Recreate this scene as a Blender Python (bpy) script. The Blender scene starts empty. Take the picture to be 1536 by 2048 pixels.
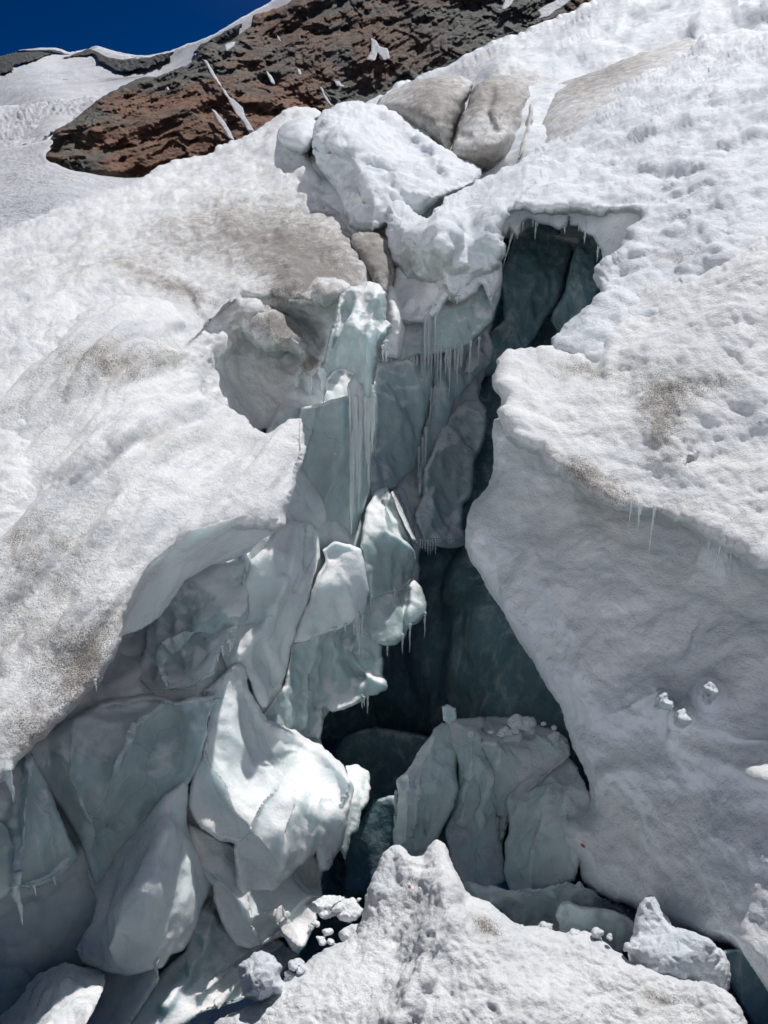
import bpy, math, random
import numpy as np
from mathutils import Vector, Matrix
from mathutils.kdtree import KDTree

# ------------------------------------------------------------------ camera, sky, sun, exposure
C = bpy.context.scene
COL = C.collection
F = 1479.0                       # focal length in pixels of the 1536x2048 frame
PITCH = math.radians(20.0)
CAM = np.array([0.0, 0.0, 1.6])
cam_d = bpy.data.cameras.new('camera'); cam = bpy.data.objects.new('camera', cam_d); COL.objects.link(cam)
cam_d.sensor_fit = 'VERTICAL'; cam_d.angle = 2 * math.atan(1024 / F)
cam_d.clip_start = 0.05; cam_d.clip_end = 6000
cam.location = CAM; cam.rotation_euler = (math.pi / 2 - PITCH, 0, 0)
C.camera = cam
SUN_EL, SUN_AZ = math.radians(58), math.radians(30)    # azimuth measured clockwise from +Y (view direction)
w = bpy.data.worlds.new('World'); C.world = w; w.use_nodes = True
nt = w.node_tree
sky = nt.nodes.new('ShaderNodeTexSky'); sky.sky_type = 'NISHITA'; sky.sun_disc = False
sky.sun_elevation = SUN_EL; sky.sun_rotation = SUN_AZ
sky.altitude = 2000; sky.air_density = 0.05; sky.dust_density = 3.0; sky.ozone_density = 10.0
bg = nt.nodes['Background']; bg.inputs['Strength'].default_value = 0.10
hs = nt.nodes.new('ShaderNodeHueSaturation'); hs.inputs['Saturation'].default_value = 1.75
nt.links.new(sky.outputs[0], hs.inputs['Color']); nt.links.new(hs.outputs[0], bg.inputs[0])
sd = bpy.data.lights.new('sun', 'SUN'); sd.energy = 2.4; sd.angle = math.radians(0.5); sd.color = (1.0, 0.98, 0.955)
sun = bpy.data.objects.new('sun', sd); COL.objects.link(sun)
sv = Vector((math.sin(SUN_AZ) * math.cos(SUN_EL), math.cos(SUN_AZ) * math.cos(SUN_EL), math.sin(SUN_EL)))
sun.rotation_euler = sv.to_track_quat('Z', 'Y').to_euler(); sun.location = (20, 5, 40)
C.view_settings.view_transform = 'Standard'; C.view_settings.look = 'None'
C.view_settings.gamma = 1.0; C.view_settings.exposure = 0.76
C.render.engine = 'CYCLES'
C.cycles.max_bounces = 8; C.cycles.diffuse_bounces = 6; C.cycles.glossy_bounces = 3
C.cycles.transmission_bounces = 5; C.cycles.sample_clamp_indirect = 6

# ------------------------------------------------------------------ maths helpers
cp, sp = math.cos(PITCH), math.sin(PITCH)
RIGHT = np.array([1., 0, 0]); UPV = np.array([0, sp, cp]); FWD = np.array([0, cp, -sp])
def unproj(px, py, d):
    px = np.asarray(px, float); py = np.asarray(py, float); d = np.asarray(d, float)
    x = (px - 768) / F * d; y = -(py - 1024) / F * d
    return CAM + x[..., None] * RIGHT + y[..., None] * UPV + d[..., None] * FWD

_rs = np.random.RandomState(7)
_perm = _rs.permutation(1024).astype(np.int64); _perm = np.concatenate([_perm] * 3)
_grad = _rs.normal(size=(1024, 3)); _grad /= np.linalg.norm(_grad, axis=1)[:, None]
def pnoise(P):
    Pi = np.floor(P).astype(np.int64); f = P - Pi; Pi &= 1023
    u = f * f * f * (f * (f * 6 - 15) + 10)
    out = 0
    for dx in (0, 1):
        for dy in (0, 1):
            for dz in (0, 1):
                h = _perm[_perm[_perm[(Pi[:, 0] + dx) & 1023] + ((Pi[:, 1] + dy) & 1023)] + ((Pi[:, 2] + dz) & 1023)]
                g = _grad[h]
                v = g[:, 0] * (f[:, 0] - dx) + g[:, 1] * (f[:, 1] - dy) + g[:, 2] * (f[:, 2] - dz)
                wgt = (u[:, 0] if dx else 1 - u[:, 0]) * (u[:, 1] if dy else 1 - u[:, 1]) * (u[:, 2] if dz else 1 - u[:, 2])
                out = out + v * wgt
    return out * 1.6
def fbm(P, octs=4, gain=.5, lac=2.03, mode='n'):
    a = 1; s = 0; t = 0
    for k in range(octs):
        n = pnoise(P * lac ** k + 17.3 * k)
        if mode == 'b': n = 2 * np.abs(n) - .6
        elif mode == 'r': n = .6 - 2 * np.abs(n)
        s = s + a * n; t += a; a *= gain
    return s / t

NEAR = 4.7
def scallop(P, soft=32.):
    """melt hollows: bowls that meet in sharp ridges (squared distance to scattered centres)"""
    P = P + .35 * np.c_[pnoise(P * .9 + 3), pnoise(P * .9 + 31), pnoise(P * .9 + 57)]
    B = np.floor(P).astype(np.int64); acc = 0
    for dx in (-1, 0, 1):
        for dy in (-1, 0, 1):
            for dz in (-1, 0, 1):
                c = B + np.array([dx, dy, dz])
                h = _perm[_perm[_perm[c[:, 0] & 1023] + (c[:, 1] & 1023)] + (c[:, 2] & 1023)]
                j = _grad[h] * .42 + .5
                acc = acc + np.exp(-soft * 2.2 * ((P - c - j) ** 2).sum(1))
    return -np.log(acc + 1e-9) / (soft * 2.2) * 2.2 - .55
def tps(ctrl, steep=None, push=0.0):
    """smooth surface through (px, py, depth) marks; works on 1/depth so that three marks make a true plane"""
    c = np.array(ctrl, float); c[:, 2] += np.clip(NEAR - c[:, 2], 0, None) * .33
    if steep is not None:                       # swing the front of a block towards the vertical
        q = cp - (c[:, 1] - 1024) / F * sp; Y = c[:, 2] * q; Y = Y.mean() + (Y - Y.mean()) * steep + push
        c[:, 2] = Y / q
    X = c[:, :2] / 1000; v = 1 / c[:, 2]; n = len(c)
    def U(r2): return r2 * np.log(r2 + 1e-9) * .5
    if n < 4:
        A = np.c_[np.ones(n), X]; co = np.linalg.lstsq(A, v, rcond=None)[0]
        return lambda px, py: 1 / np.clip(co[0] + co[1] * px / 1000 + co[2] * py / 1000, 1e-4, None)
    K = U(((X[:, None] - X[None]) ** 2).sum(-1)) + np.eye(n) * 1e-4
    Pm = np.c_[np.ones(n), X]
    A = np.zeros((n + 3, n + 3)); A[:n, :n] = K; A[:n, n:] = Pm; A[n:, :n] = Pm.T
    s = np.linalg.solve(A, np.r_[v, 0, 0, 0])
    lo, hi = v.min() * .6, v.max() * 1.5
    def f(px, py):
        Q = np.c_[px, py] / 1000
        r = U(((Q[:, None] - X[None]) ** 2).sum(-1)) @ s[:n] + s[n] + Q @ s[n + 1:]
        return 1 / np.clip(r, lo, hi)
    return f

def absd(ctrl):
    global NEAR
    keep = NEAR; NEAR = -9; f = tps(ctrl); NEAR = keep
    return f
def rel(base, offs, k=1.0):
    """front of a block: so many metres proud of the ice face behind it"""
    c = np.array(offs, float); X = c[:, :2] / 1000; v = c[:, 2] * k; n = len(c)
    def U(r2): return r2 * np.log(r2 + 1e-9) * .5
    K = U(((X[:, None] - X[None]) ** 2).sum(-1)) + np.eye(n) * 1e-4
    Pm = np.c_[np.ones(n), X]; A = np.zeros((n + 3, n + 3)); A[:n, :n] = K; A[:n, n:] = Pm; A[n:, :n] = Pm.T
    s = np.linalg.solve(A, np.r_[v, 0, 0, 0])
    def f(px, py):
        Q = np.c_[px, py] / 1000
        o = U(((Q[:, None] - X[None]) ** 2).sum(-1)) @ s[:n] + s[n] + Q @ s[n + 1:]
        return base(px, py) - np.clip(o, v.min() - .1, v.max() + .1)
    return f

def resample(pts, step, closed=True):
    p = np.array(pts, float)
    if closed: p = np.r_[p, p[:1]]
    L = np.r_[0, np.cumsum(np.linalg.norm(np.diff(p, axis=0), axis=1))]
    n = max(8, int(L[-1] / step)); t = np.linspace(0, L[-1], n, endpoint=not closed)
    return np.c_[np.interp(t, L, p[:, 0]), np.interp(t, L, p[:, 1])], t
def chaikin(p, it=2):
    p = np.array(p, float)
    for _ in range(it):
        q = np.roll(p, -1, 0)
        p = np.stack([p * .75 + q * .25, p * .25 + q * .75], 1).reshape(-1, 2)
    return p
def rough_outline(pts, rough, seed, step=4, smooth=1):
    p, t = resample(chaikin(pts, smooth), step)
    q = np.roll(p, -1, 0) - np.roll(p, 1, 0); q /= np.linalg.norm(q, axis=1)[:, None] + 1e-9
    nrm = np.c_[q[:, 1], -q[:, 0]]
    def n1(s): return pnoise(np.c_[p[:, 0] / s + seed * 3.1, p[:, 1] / s, np.full(len(p), seed * 1.7)])
    off = rough * (1.3 * n1(48) + .8 * n1(19) + .6 * n1(8))
    return p + nrm * off[:, None]
def seg_dist(Q, P, closed=True):
    """distance from points Q to a finely sampled polyline; also the closest point and the side"""
    kd = KDTree(len(P))
    for i, p in enumerate(P.tolist()): kd.insert((p[0], p[1], 0), i)
    kd.balance(); fd = kd.find
    k = np.array([fd((x, y, 0))[1] for x, y in Q.tolist()])
    best = None
    for off in (-1, 0):
        i = k + off
        if closed: i = i % len(P); j = (i + 1) % len(P)
        else: i = np.clip(i, 0, len(P) - 2); j = i + 1
        A = P[i]; D = P[j] - A; v = Q - A
        t = np.clip((v * D).sum(1) / ((D ** 2).sum(1) + 1e-12), 0, 1); nr = A + t[:, None] * D
        ds = np.hypot(*(Q - nr).T); sd_ = np.sign(D[:, 0] * v[:, 1] - D[:, 1] * v[:, 0])
        if best is None: best = [ds, nr, sd_]
        else:
            m = ds < best[0]; best[0] = np.where(m, ds, best[0]); best[1] = np.where(m[:, None], nr, best[1]); best[2] = np.where(m, sd_, best[2])
    return best
def inside(Q, P):
    x, y = Q[:, 0], Q[:, 1]; r = np.zeros(len(Q), bool)
    xa, ya = P[:, 0], P[:, 1]; xb, yb = np.roll(xa, -1), np.roll(ya, -1)
    o_ = np.argsort(y); ys = y[o_]
    for i in range(len(P)):
        if ya[i] == yb[i]: continue
        lo_, hi_ = sorted((ya[i], yb[i])); a_, b_ = np.searchsorted(ys, [lo_, hi_], side='right')
        if b_ > a_:
            q = o_[a_:b_]; r[q] ^= x[q] < (xb[i] - xa[i]) * (y[q] - ya[i]) / (yb[i] - ya[i]) + xa[i]
    return r
def blobs(Q, lst):
    r = np.zeros(len(Q))
    for b in lst:
        x, y, rx, ry, ang, s = b
        a = math.radians(ang); dx = Q[:, 0] - x; dy = Q[:, 1] - y
        u = (dx * math.cos(a) + dy * math.sin(a)) / rx; v = (-dx * math.sin(a) + dy * math.cos(a)) / ry
        r += s * np.exp(-(u * u + v * v))
    return r

# ------------------------------------------------------------------ object helpers
def tag(o, label=None, cat=None, group=None, kind=None):
    if label: o['label'] = label
    if cat: o['category'] = cat
    if group: o['group'] = group
    if kind: o['kind'] = kind
    return o
def mk(name, V, faces, mat, parent=None, attrs=None, smooth=True, origin=True):
    V = np.asarray(V, float)
    me = bpy.data.meshes.new(name)
    o = bpy.data.objects.new(name, me); COL.objects.link(o)
    c = V.mean(0) if origin else np.zeros(3)
    if parent is not None:
        o.parent = parent; o.location = Vector(c) - parent.location
    else: o.location = c
    faces = [f for f in faces if len(f)]
    me.vertices.add(len(V)); me.vertices.foreach_set('co', (V - c).astype(np.float32).ravel())
    lens = np.concatenate([np.full(len(f), f.shape[1]) for f in faces]); loops = np.concatenate([f.ravel() for f in faces])
    me.loops.add(len(loops)); me.loops.foreach_set('vertex_index', loops.astype(np.int32))
    me.polygons.add(len(lens)); st = np.r_[0, np.cumsum(lens)[:-1]]
    me.polygons.foreach_set('loop_start', st.astype(np.int32)); me.polygons.foreach_set('loop_total', lens.astype(np.int32))
    me.polygons.foreach_set('use_smooth', np.full(len(lens), smooth))
    for k, v in (attrs or {}).items():
        a = me.attributes.new(k, 'FLOAT', 'POINT'); a.data.foreach_set('value', v.astype(np.float32))
    me.update(calc_edges=True); me.validate()
    me.materials.append(mat)
    return o
def vnormals(V, q):
    a, b, c, d = (V[q[:, i]] for i in range(4))
    n = np.cross(c - a, d - b); N = np.zeros_like(V)
    for i in range(4): np.add.at(N, q[:, i], n)
    return N / (np.linalg.norm(N, axis=1)[:, None] + 1e-12)

DEPTH = {}
def wm(W, m):
    m = np.array(m); return W @ m.T if m.ndim == 2 else W * m
def mass(name, outline, ctrl, mat, g=4, r=40, round_=.25, T=1.2, rb=90, rough=2.0, smooth=1, strokes=(), noise=(), crust=.012,
         dirt=(), seed=None, parent=None, raymode=False, sharp=False, key=None, offset=0.0, bulge=0.0, steep=None, push=0.0, stain=()):
    """A solid body of ice or rock.  outline: its silhouette; ctrl: marks (x, y, distance) on its front.
    The front is bent back at the rim (round_ metres within r) and closed behind at thickness T."""
    mass.k += 1; seed = mass.k if seed is None else seed
    P = rough_outline(outline, rough, seed, step=max(2.0, g * .8), smooth=smooth)
    x0, y0 = P.min(0) - g; x1, y1 = P.max(0) + g
    nx = int((x1 - x0) / g) + 2; ny = int((y1 - y0) / g) + 2
    gx, gy = np.meshgrid(x0 + np.arange(nx) * g, y0 + np.arange(ny) * g); Q = np.c_[gx.ravel(), gy.ravel()]
    idx = np.arange(nx * ny).reshape(ny, nx)
    quads = np.stack([idx[:-1, :-1], idx[1:, :-1], idx[1:, 1:], idx[:-1, 1:]], -1).reshape(-1, 4)
    cen = Q[quads].mean(1); quads = quads[inside(cen, P)]
    if not len(quads): return None
    # drop corner-only links
    used = np.unique(quads); remap = -np.ones(nx * ny, int); remap[used] = np.arange(len(used))
    quads = remap[quads]; Q = Q[used]; n = len(Q)
    # rim vertices = on an edge with one face
    e = np.concatenate([quads[:, [0, 1]], quads[:, [1, 2]], quads[:, [2, 3]], quads[:, [3, 0]]])
    es = np.sort(e, 1); key_ = es[:, 0].astype(np.int64) * n + es[:, 1]
    u_, inv, cnt = np.unique(key_, return_inverse=True, return_counts=True)
    rim = np.zeros(n, bool); rim[np.unique(es[cnt[inv] == 1])] = True
    s, near, _ = seg_dist(Q, P)
    Q[rim] = near[rim]; s[rim] = 0
    f = tps(ctrl, steep, push) if not callable(ctrl) else ctrl
    if key: DEPTH[key] = f
    d = f(Q[:, 0], Q[:, 1])
    for st in strokes:
        kind, pts, amp, wd = st[:4]
        pl, _ = resample(pts, 12, closed=False)
        jit = pnoise(np.c_[pl / 40, np.full(len(pl), seed * 1.3)]) * wd * .35
        pl = pl + jit[:, None]
        dist, _, side = seg_dist(Q, pl, closed=False)
        if kind == 'ridge': d = d - amp * np.exp(-(dist / wd) ** 2)
        elif kind == 'sharp': d = d - amp * np.exp(-(dist / wd))
        elif kind == 'step': d = d - amp * .5 * (1 - np.tanh(side * dist / max(4., 1.3 * g))) * np.exp(-(dist / wd))
        elif kind == 'blob':
            d = d - amp * np.exp(-(np.hypot(Q[:, 0] - pts[0][0], Q[:, 1] - pts[0][1]) / wd) ** 2)
    if bulge:
        m = s.max(); d = d - bulge * np.sqrt(np.clip(s / m, 0, 1))
    t = np.clip(s / r, 0, 1)
    d = d + round_ * (1 - np.sqrt(1 - (1 - t) ** 2))
    W = unproj(Q[:, 0], Q[:, 1], d)
    N = vnormals(W, quads)
    vdir = (W - CAM); vdir /= np.linalg.norm(vdir, axis=1)[:, None]
    flip = (N * vdir).sum(1) > 0; N[flip] *= -1
    DD = -vdir if raymode else N * .75 - vdir * .25
    disp = np.zeros(n)
    for nz in noise:
        amp, sc, mode, octs = nz[:4]; st_ = nz[4] if len(nz) > 4 else (1, 1, 1)
        disp += amp * (scallop(wm(W, st_) / sc + seed * 5.17) if mode == 's' else fbm(wm(W, st_) / sc + seed * 5.17, octs, mode=mode))
    rimw = np.exp(-s / 16.)
    if crust: disp += crust * rimw * fbm(W / (crust * 4) + seed, 2) * 1.5
    soft = .35 + .65 * np.clip(s / 14, 0, 1)
    W = W + DD * (disp * soft)[:, None] - vdir * offset
    dm = np.clip(blobs(Q, dirt), 0, 1.5) if dirt else np.zeros(n)
    sm_ = np.clip(blobs(Q, stain), 0, 1) if stain else np.zeros(n)
    # back
    back = np.where(~rim)[0]; bi = np.arange(n); bi[back] = n + np.arange(len(back))
    th = T * np.sqrt(1 - (1 - np.clip(s[back] / rb, 0, 1)) ** 2) + .02
    Bk = unproj(Q[back, 0], Q[back, 1], d[back] + th)
    V = np.r_[W, Bk]
    qb = bi[quads][:, ::-1]
    o = mk(name, V, [quads, qb], mat, parent, {'dirt': np.r_[dm, dm[back]], 'stain': np.r_[sm_, sm_[back]], 'rim': np.r_[rimw, rimw[back]]}, smooth=not sharp)
    DEPTH[o.name] = f
    return o
mass.k = 0

def tube_mesh(pts, rad, seg=8):
    pts = np.array(pts, float); rad = np.array(rad, float); n = len(pts)
    a = np.arange(seg) * 2 * math.pi / seg
    V = []
    for p, r_ in zip(pts, rad):
        V.append(np.c_[p[0] + r_ * np.cos(a), p[1] + r_ * np.sin(a), np.full(seg, p[2])])
    V = np.concatenate(V)
    i = np.arange(n - 1)[:, None] * seg; j = np.arange(seg)[None]
    q = np.stack([i + j, i + (j + 1) % seg, i + seg + (j + 1) % seg, i + seg + j], -1).reshape(-1, 4)
    V = np.r_[V, pts[:1], pts[-1:]]
    c0 = np.stack([np.full(seg, len(V) - 2), (np.arange(seg) + 1) % seg, np.arange(seg)], -1)
    b = (n - 1) * seg
    c1 = np.stack([np.full(seg, len(V) - 1), b + np.arange(seg), b + (np.arange(seg) + 1) % seg], -1)
    return V, [q[:, ::-1], c0[:, ::-1], c1[:, ::-1]]
RN = random.Random(5)
def icicle(parent, px, py, d, lpx, wpx, mat, lean=(0, 0), name='icicle'):
    """a hanging icicle whose root is at (px, py, d); it hangs straight down, wavy and tapering to a point"""
    if d < 7.9: d = float(DEPTH[parent.name](np.array([px]), np.array([py]))[0]) + (.02 if wpx < 6 else 0.0)
    top = unproj(px, py, d); L = lpx * d / F / cp; r0 = max(max(wpx, 4.2) * d / F / 2 * 1.25, .0015)
    n = 22; t = np.linspace(0, 1, n); ph = RN.random() * 9
    z = top[2] + .035 - t * (L + .015)
    x = top[0] + lean[0] * t * L + .12 * r0 * np.sin(t * 9 + ph); y = top[1] + lean[1] * t * L + .12 * r0 * np.cos(t * 8 + ph)
    rad = r0 * (1 - t) ** .75 * (1 + .20 * np.sin(t * 19 + ph) + .13 * np.sin(t * 41 + 2 * ph)) + .0008
    rad[0] *= .7; rad[1] *= 1.15
    V, fc = tube_mesh(np.c_[x, y, z], rad)
    return mk(name, V, fc, mat, parent)

# ------------------------------------------------------------------ materials (all procedural)
class NT:
    def __init__(s, name):
        s.m = bpy.data.materials.new(name); s.m.use_nodes = True; s.t = s.m.node_tree
        s.b = s.t.nodes['Principled BSDF']
    def n(s, typ, **kw):
        x = s.t.nodes.new(typ)
        for k, v in kw.items():
            if k in x.inputs.keys(): x.inputs[k].default_value = v
            else: setattr(x, k, v)
        return x
    def l(s, a, b): s.t.links.new(a, b)
    def noise(s, scale, detail=4, rough=.55, vec=None, dist=0, typ='FBM'):
        x = s.n('ShaderNodeTexNoise'); x.inputs['Scale'].default_value = scale
        x.inputs['Detail'].default_value = detail; x.inputs['Roughness'].default_value = rough
        x.inputs['Distortion'].default_value = dist; x.noise_type = typ
        if vec is not None: s.l(vec, x.inputs['Vector'])
        return x.outputs['Fac']
    def ramp(s, fac, stops):
        x = s.n('ShaderNodeValToRGB'); cr = x.color_ramp
        while len(cr.elements) < len(stops): cr.elements.new(.5)
        for e, (p, c) in zip(cr.elements, stops):
            e.position = p; e.color = (*((c,) * 3 if not isinstance(c, tuple) else c), 1)
        s.l(fac, x.inputs[0]); return x.outputs[0]
    def math(s, op, a, b=None, c=None, clamp=False):
        x = s.n('ShaderNodeMath'); x.operation = op; x.use_clamp = clamp
        for i, v in enumerate((a, b, c)):
            if v is None: continue
            if isinstance(v, (int, float)): x.inputs[i].default_value = v
            else: s.l(v, x.inputs[i])
        return x.outputs[0]
    def mix(s, fac, a, b, mode='MIX'):
        x = s.n('ShaderNodeMix'); x.data_type = 'RGBA'; x.blend_type = mode
        for k, v in ((0, fac), (6, a), (7, b)):
            if isinstance(v, (int, float)): x.inputs[k].default_value = v
            elif isinstance(v, tuple): x.inputs[k].default_value = (*v, 1)
            else: s.l(v, x.inputs[k])
        return x.outputs[2]
    def bump(s, h, dist, strength=1, prev=None):
        x = s.n('ShaderNodeBump'); x.inputs['Distance'].default_value = dist; x.inputs['Strength'].default_value = strength
        s.l(h, x.inputs['Height'])
        if prev is not None: s.l(prev, x.inputs['Normal'])
        return x.outputs[0]
def remap(t, v, lo, hi):
    x = t.n('ShaderNodeMapRange'); x.interpolation_type = 'SMOOTHSTEP'
    x.inputs[1].default_value = lo; x.inputs[2].default_value = hi
    t.l(v, x.inputs[0]); return x.outputs[0]

def glacier(name, ice=(.56, .68, .69), snow=(.87, .88, .885), lo=.05, hi=.45, dirtc=(.175, .155, .135), rim=1.0,
            gscale=1.0, stretch=(1, 1, 1), bumpd=1.0, base_dirt=0.0, sss=.0, icegrey=(.42, .45, .43), irough=.32):
    """old snow on upward faces and broken rims, bare ice elsewhere, grit where the 'dirt' marks are"""
    t = NT(name)
    pos = t.n('ShaderNodeNewGeometry'); P = pos.outputs['Position']
    mp = t.n('ShaderNodeMapping'); mp.inputs['Scale'].default_value = stretch; t.l(P, mp.inputs[0]); PV = mp.outputs[0]
    sep = t.n('ShaderNodeSeparateXYZ'); t.l(pos.outputs['Normal'], sep.inputs[0]); nz = sep.outputs[2]
    at = t.n('ShaderNodeAttribute'); at.attribute_name = 'dirt'; dm = at.outputs['Fac']
    ar = t.n('ShaderNodeAttribute'); ar.attribute_name = 'rim'; rm = ar.outputs['Fac']
    k = gscale
    big = t.noise(1.3 * k, 5, .6, PV, .4); mid = t.noise(7 * k, 6, .62, PV, .2)
    fine = t.noise(60 * k, 5, .65, P); grain = t.noise(260 * k, 3, .7, P)
    # snow cover
    a = t.math('ADD', nz, t.math('MULTIPLY', t.math('SUBTRACT', mid, .5), .9))
    a = t.math('ADD', a, t.math('MULTIPLY', rm, .35 * rim))
    sn = remap(t, a, lo, hi)
    icec = t.mix(remap(t, big, .35, .68), ice, icegrey)
    icec = t.mix(t.math('MULTIPLY', remap(t, mid, .45, .75), .3), icec, (.72, .77, .76))
    vs = t.n('ShaderNodeMapping'); vs.inputs['Scale'].default_value = (2.2, 2.2, .45); vs.inputs['Rotation'].default_value = (.25, .3, 0); t.l(P, vs.inputs[0])
    vein = t.noise(2.6 * k, 7, .68, vs.outputs[0], 1.2)
    icec = t.mix(t.math('MULTIPLY', remap(t, vein, .50, .72), .38), icec, (.80, .84, .83))
    icec = t.mix(t.math('MULTIPLY', remap(t, vein, .44, .30), .40), icec, tuple(c * .62 for c in ice))
    vo = t.n('ShaderNodeTexVoronoi'); vo.feature = 'DISTANCE_TO_EDGE'; vo.inputs['Scale'].default_value = 1.7 * k
    wv = t.n('ShaderNodeVectorMath'); wv.operation = 'MULTIPLY_ADD'; wv.inputs[1].default_value = (.5, .5, .5)
    wn = t.n('ShaderNodeTexNoise'); wn.inputs['Scale'].default_value = 2.5 * k; wn.inputs['Detail'].default_value = 5; t.l(P, wn.inputs['Vector'])
    t.l(wn.outputs['Color'], wv.inputs[0]); t.l(P, wv.inputs[2]); t.l(wv.outputs[0], vo.inputs['Vector'])
    crk = t.math('MULTIPLY', remap(t, vo.outputs['Distance'], .012, .002), remap(t, big, .48, .60))
    icec = t.mix(t.math('MULTIPLY', crk, .45), icec, tuple(c * .45 for c in ice))
    snc = t.mix(remap(t, t.noise(3.1 * k, 6, .6, PV, .3), .4, .75), snow, tuple(c * q for c, q in zip(snow, (.80, .83, .86))))
    snc = t.mix(t.math('MULTIPLY', remap(t, t.noise(11 * k, 6, .65, PV, .6), .48, .72), .6), snc, tuple(c * q for c, q in zip(snow, (.74, .78, .81))))
    col = t.mix(sn, icec, snc)
    # grit
    dsum = t.math('ADD', dm, base_dirt)
    md = t.n('ShaderNodeMapping'); md.inputs['Scale'].default_value = (1.3, .45, 1); md.inputs['Rotation'].default_value = (0, 0, -.33); t.l(P, md.inputs[0])
    bn = t.math('ADD', t.noise(5.5 * k, 10, .78, md.outputs[0], .7), t.math('MULTIPLY', dsum, .13))
    veil = t.math('MULTIPLY', remap(t, bn, .46, .82), t.math('MULTIPLY', dsum, 1.5), clamp=True)
    col = t.mix(t.math('MULTIPLY', veil, .72), col, tuple(c * 2.5 for c in dirtc))
    spk = t.noise(150 * k, 4, .75, P)
    thr = t.math('SUBTRACT', .70, t.math('MULTIPLY', dsum, .22))
    sp_ = remap(t, t.math('SUBTRACT', t.math('ADD', spk, t.math('MULTIPLY', t.math('SUBTRACT', mid, .5), .35)), thr), 0, .05)
    sp_ = t.math('MULTIPLY', sp_, remap(t, dsum, .02, .35))
    col = t.mix(t.math('MULTIPLY', sp_, .8), col, tuple(c * .8 for c in dirtc))
    as_ = t.n('ShaderNodeAttribute'); as_.attribute_name = 'stain'
    col = t.mix(remap(t, as_.outputs['Fac'], .15, .6), col, (.28, .06, .045))
    t.l(col, t.b.inputs['Base Color'])
    r_ = t.math('ADD', t.math('MULTIPLY', sn, .22), irough)
    r_ = t.math('ADD', r_, t.math('MULTIPLY', t.math('SUBTRACT', fine, .5), .3))
    t.l(r_, t.b.inputs['Roughness'])
    t.b.inputs['IOR'].default_value = 1.31
    t.b.inputs['Specular IOR Level'].default_value = .5
    if sss:
        t.b.inputs['Subsurface Weight'].default_value = sss
        t.b.inputs['Subsurface Radius'].default_value = (.55, .9, 1.0)
        t.b.inputs['Subsurface Scale'].default_value = .12
    h1 = t.bump(mid, .035 / k * bumpd, .8)
    fs = t.math('MULTIPLY', fine, t.math('ADD', t.math('MULTIPLY', sn, .85), .12))
    h2 = t.bump(fs, .014 / k * bumpd, .9, h1)
    gs = t.math('MULTIPLY', grain, t.math('ADD', t.math('MULTIPLY', sn, .9), .05))
    h3 = t.bump(gs, .0045 / k * bumpd, .9, h2)
    t.l(h3, t.b.inputs['Normal'])
    return t.m

M_SLAB = glacier('dirty_old_snow', lo=-.35, hi=.1, base_dirt=.16)
M_FIRN = glacier('bright_old_snow', lo=-.3, hi=.15, snow=(.82, .85, .885))
M_BOUNCE = glacier('bounce_snow', lo=-.5, hi=-.2, snow=(.93, .94, .95))  # extra bright snow for the unseen ground that bounces sunlight
M_GREY = glacier('grey_dirty_ice', lo=.2, hi=.8, base_dirt=.75, icegrey=(.40, .40, .37), ice=(.5, .54, .53))
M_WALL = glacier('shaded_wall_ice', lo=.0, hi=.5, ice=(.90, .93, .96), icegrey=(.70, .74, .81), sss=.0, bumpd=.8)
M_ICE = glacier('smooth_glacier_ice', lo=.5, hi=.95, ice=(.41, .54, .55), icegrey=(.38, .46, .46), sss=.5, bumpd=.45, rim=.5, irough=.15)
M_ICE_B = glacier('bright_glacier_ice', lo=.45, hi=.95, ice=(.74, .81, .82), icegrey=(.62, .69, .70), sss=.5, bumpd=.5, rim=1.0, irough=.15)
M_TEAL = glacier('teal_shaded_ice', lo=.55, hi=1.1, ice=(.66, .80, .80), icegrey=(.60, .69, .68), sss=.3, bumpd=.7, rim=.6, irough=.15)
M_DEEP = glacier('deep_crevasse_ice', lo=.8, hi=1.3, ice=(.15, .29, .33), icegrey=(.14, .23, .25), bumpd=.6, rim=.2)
M_FAR = glacier('far_snow', lo=-.5, hi=-.2, gscale=.02, snow=(.84, .85, .87), bumpd=1.0)

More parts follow.
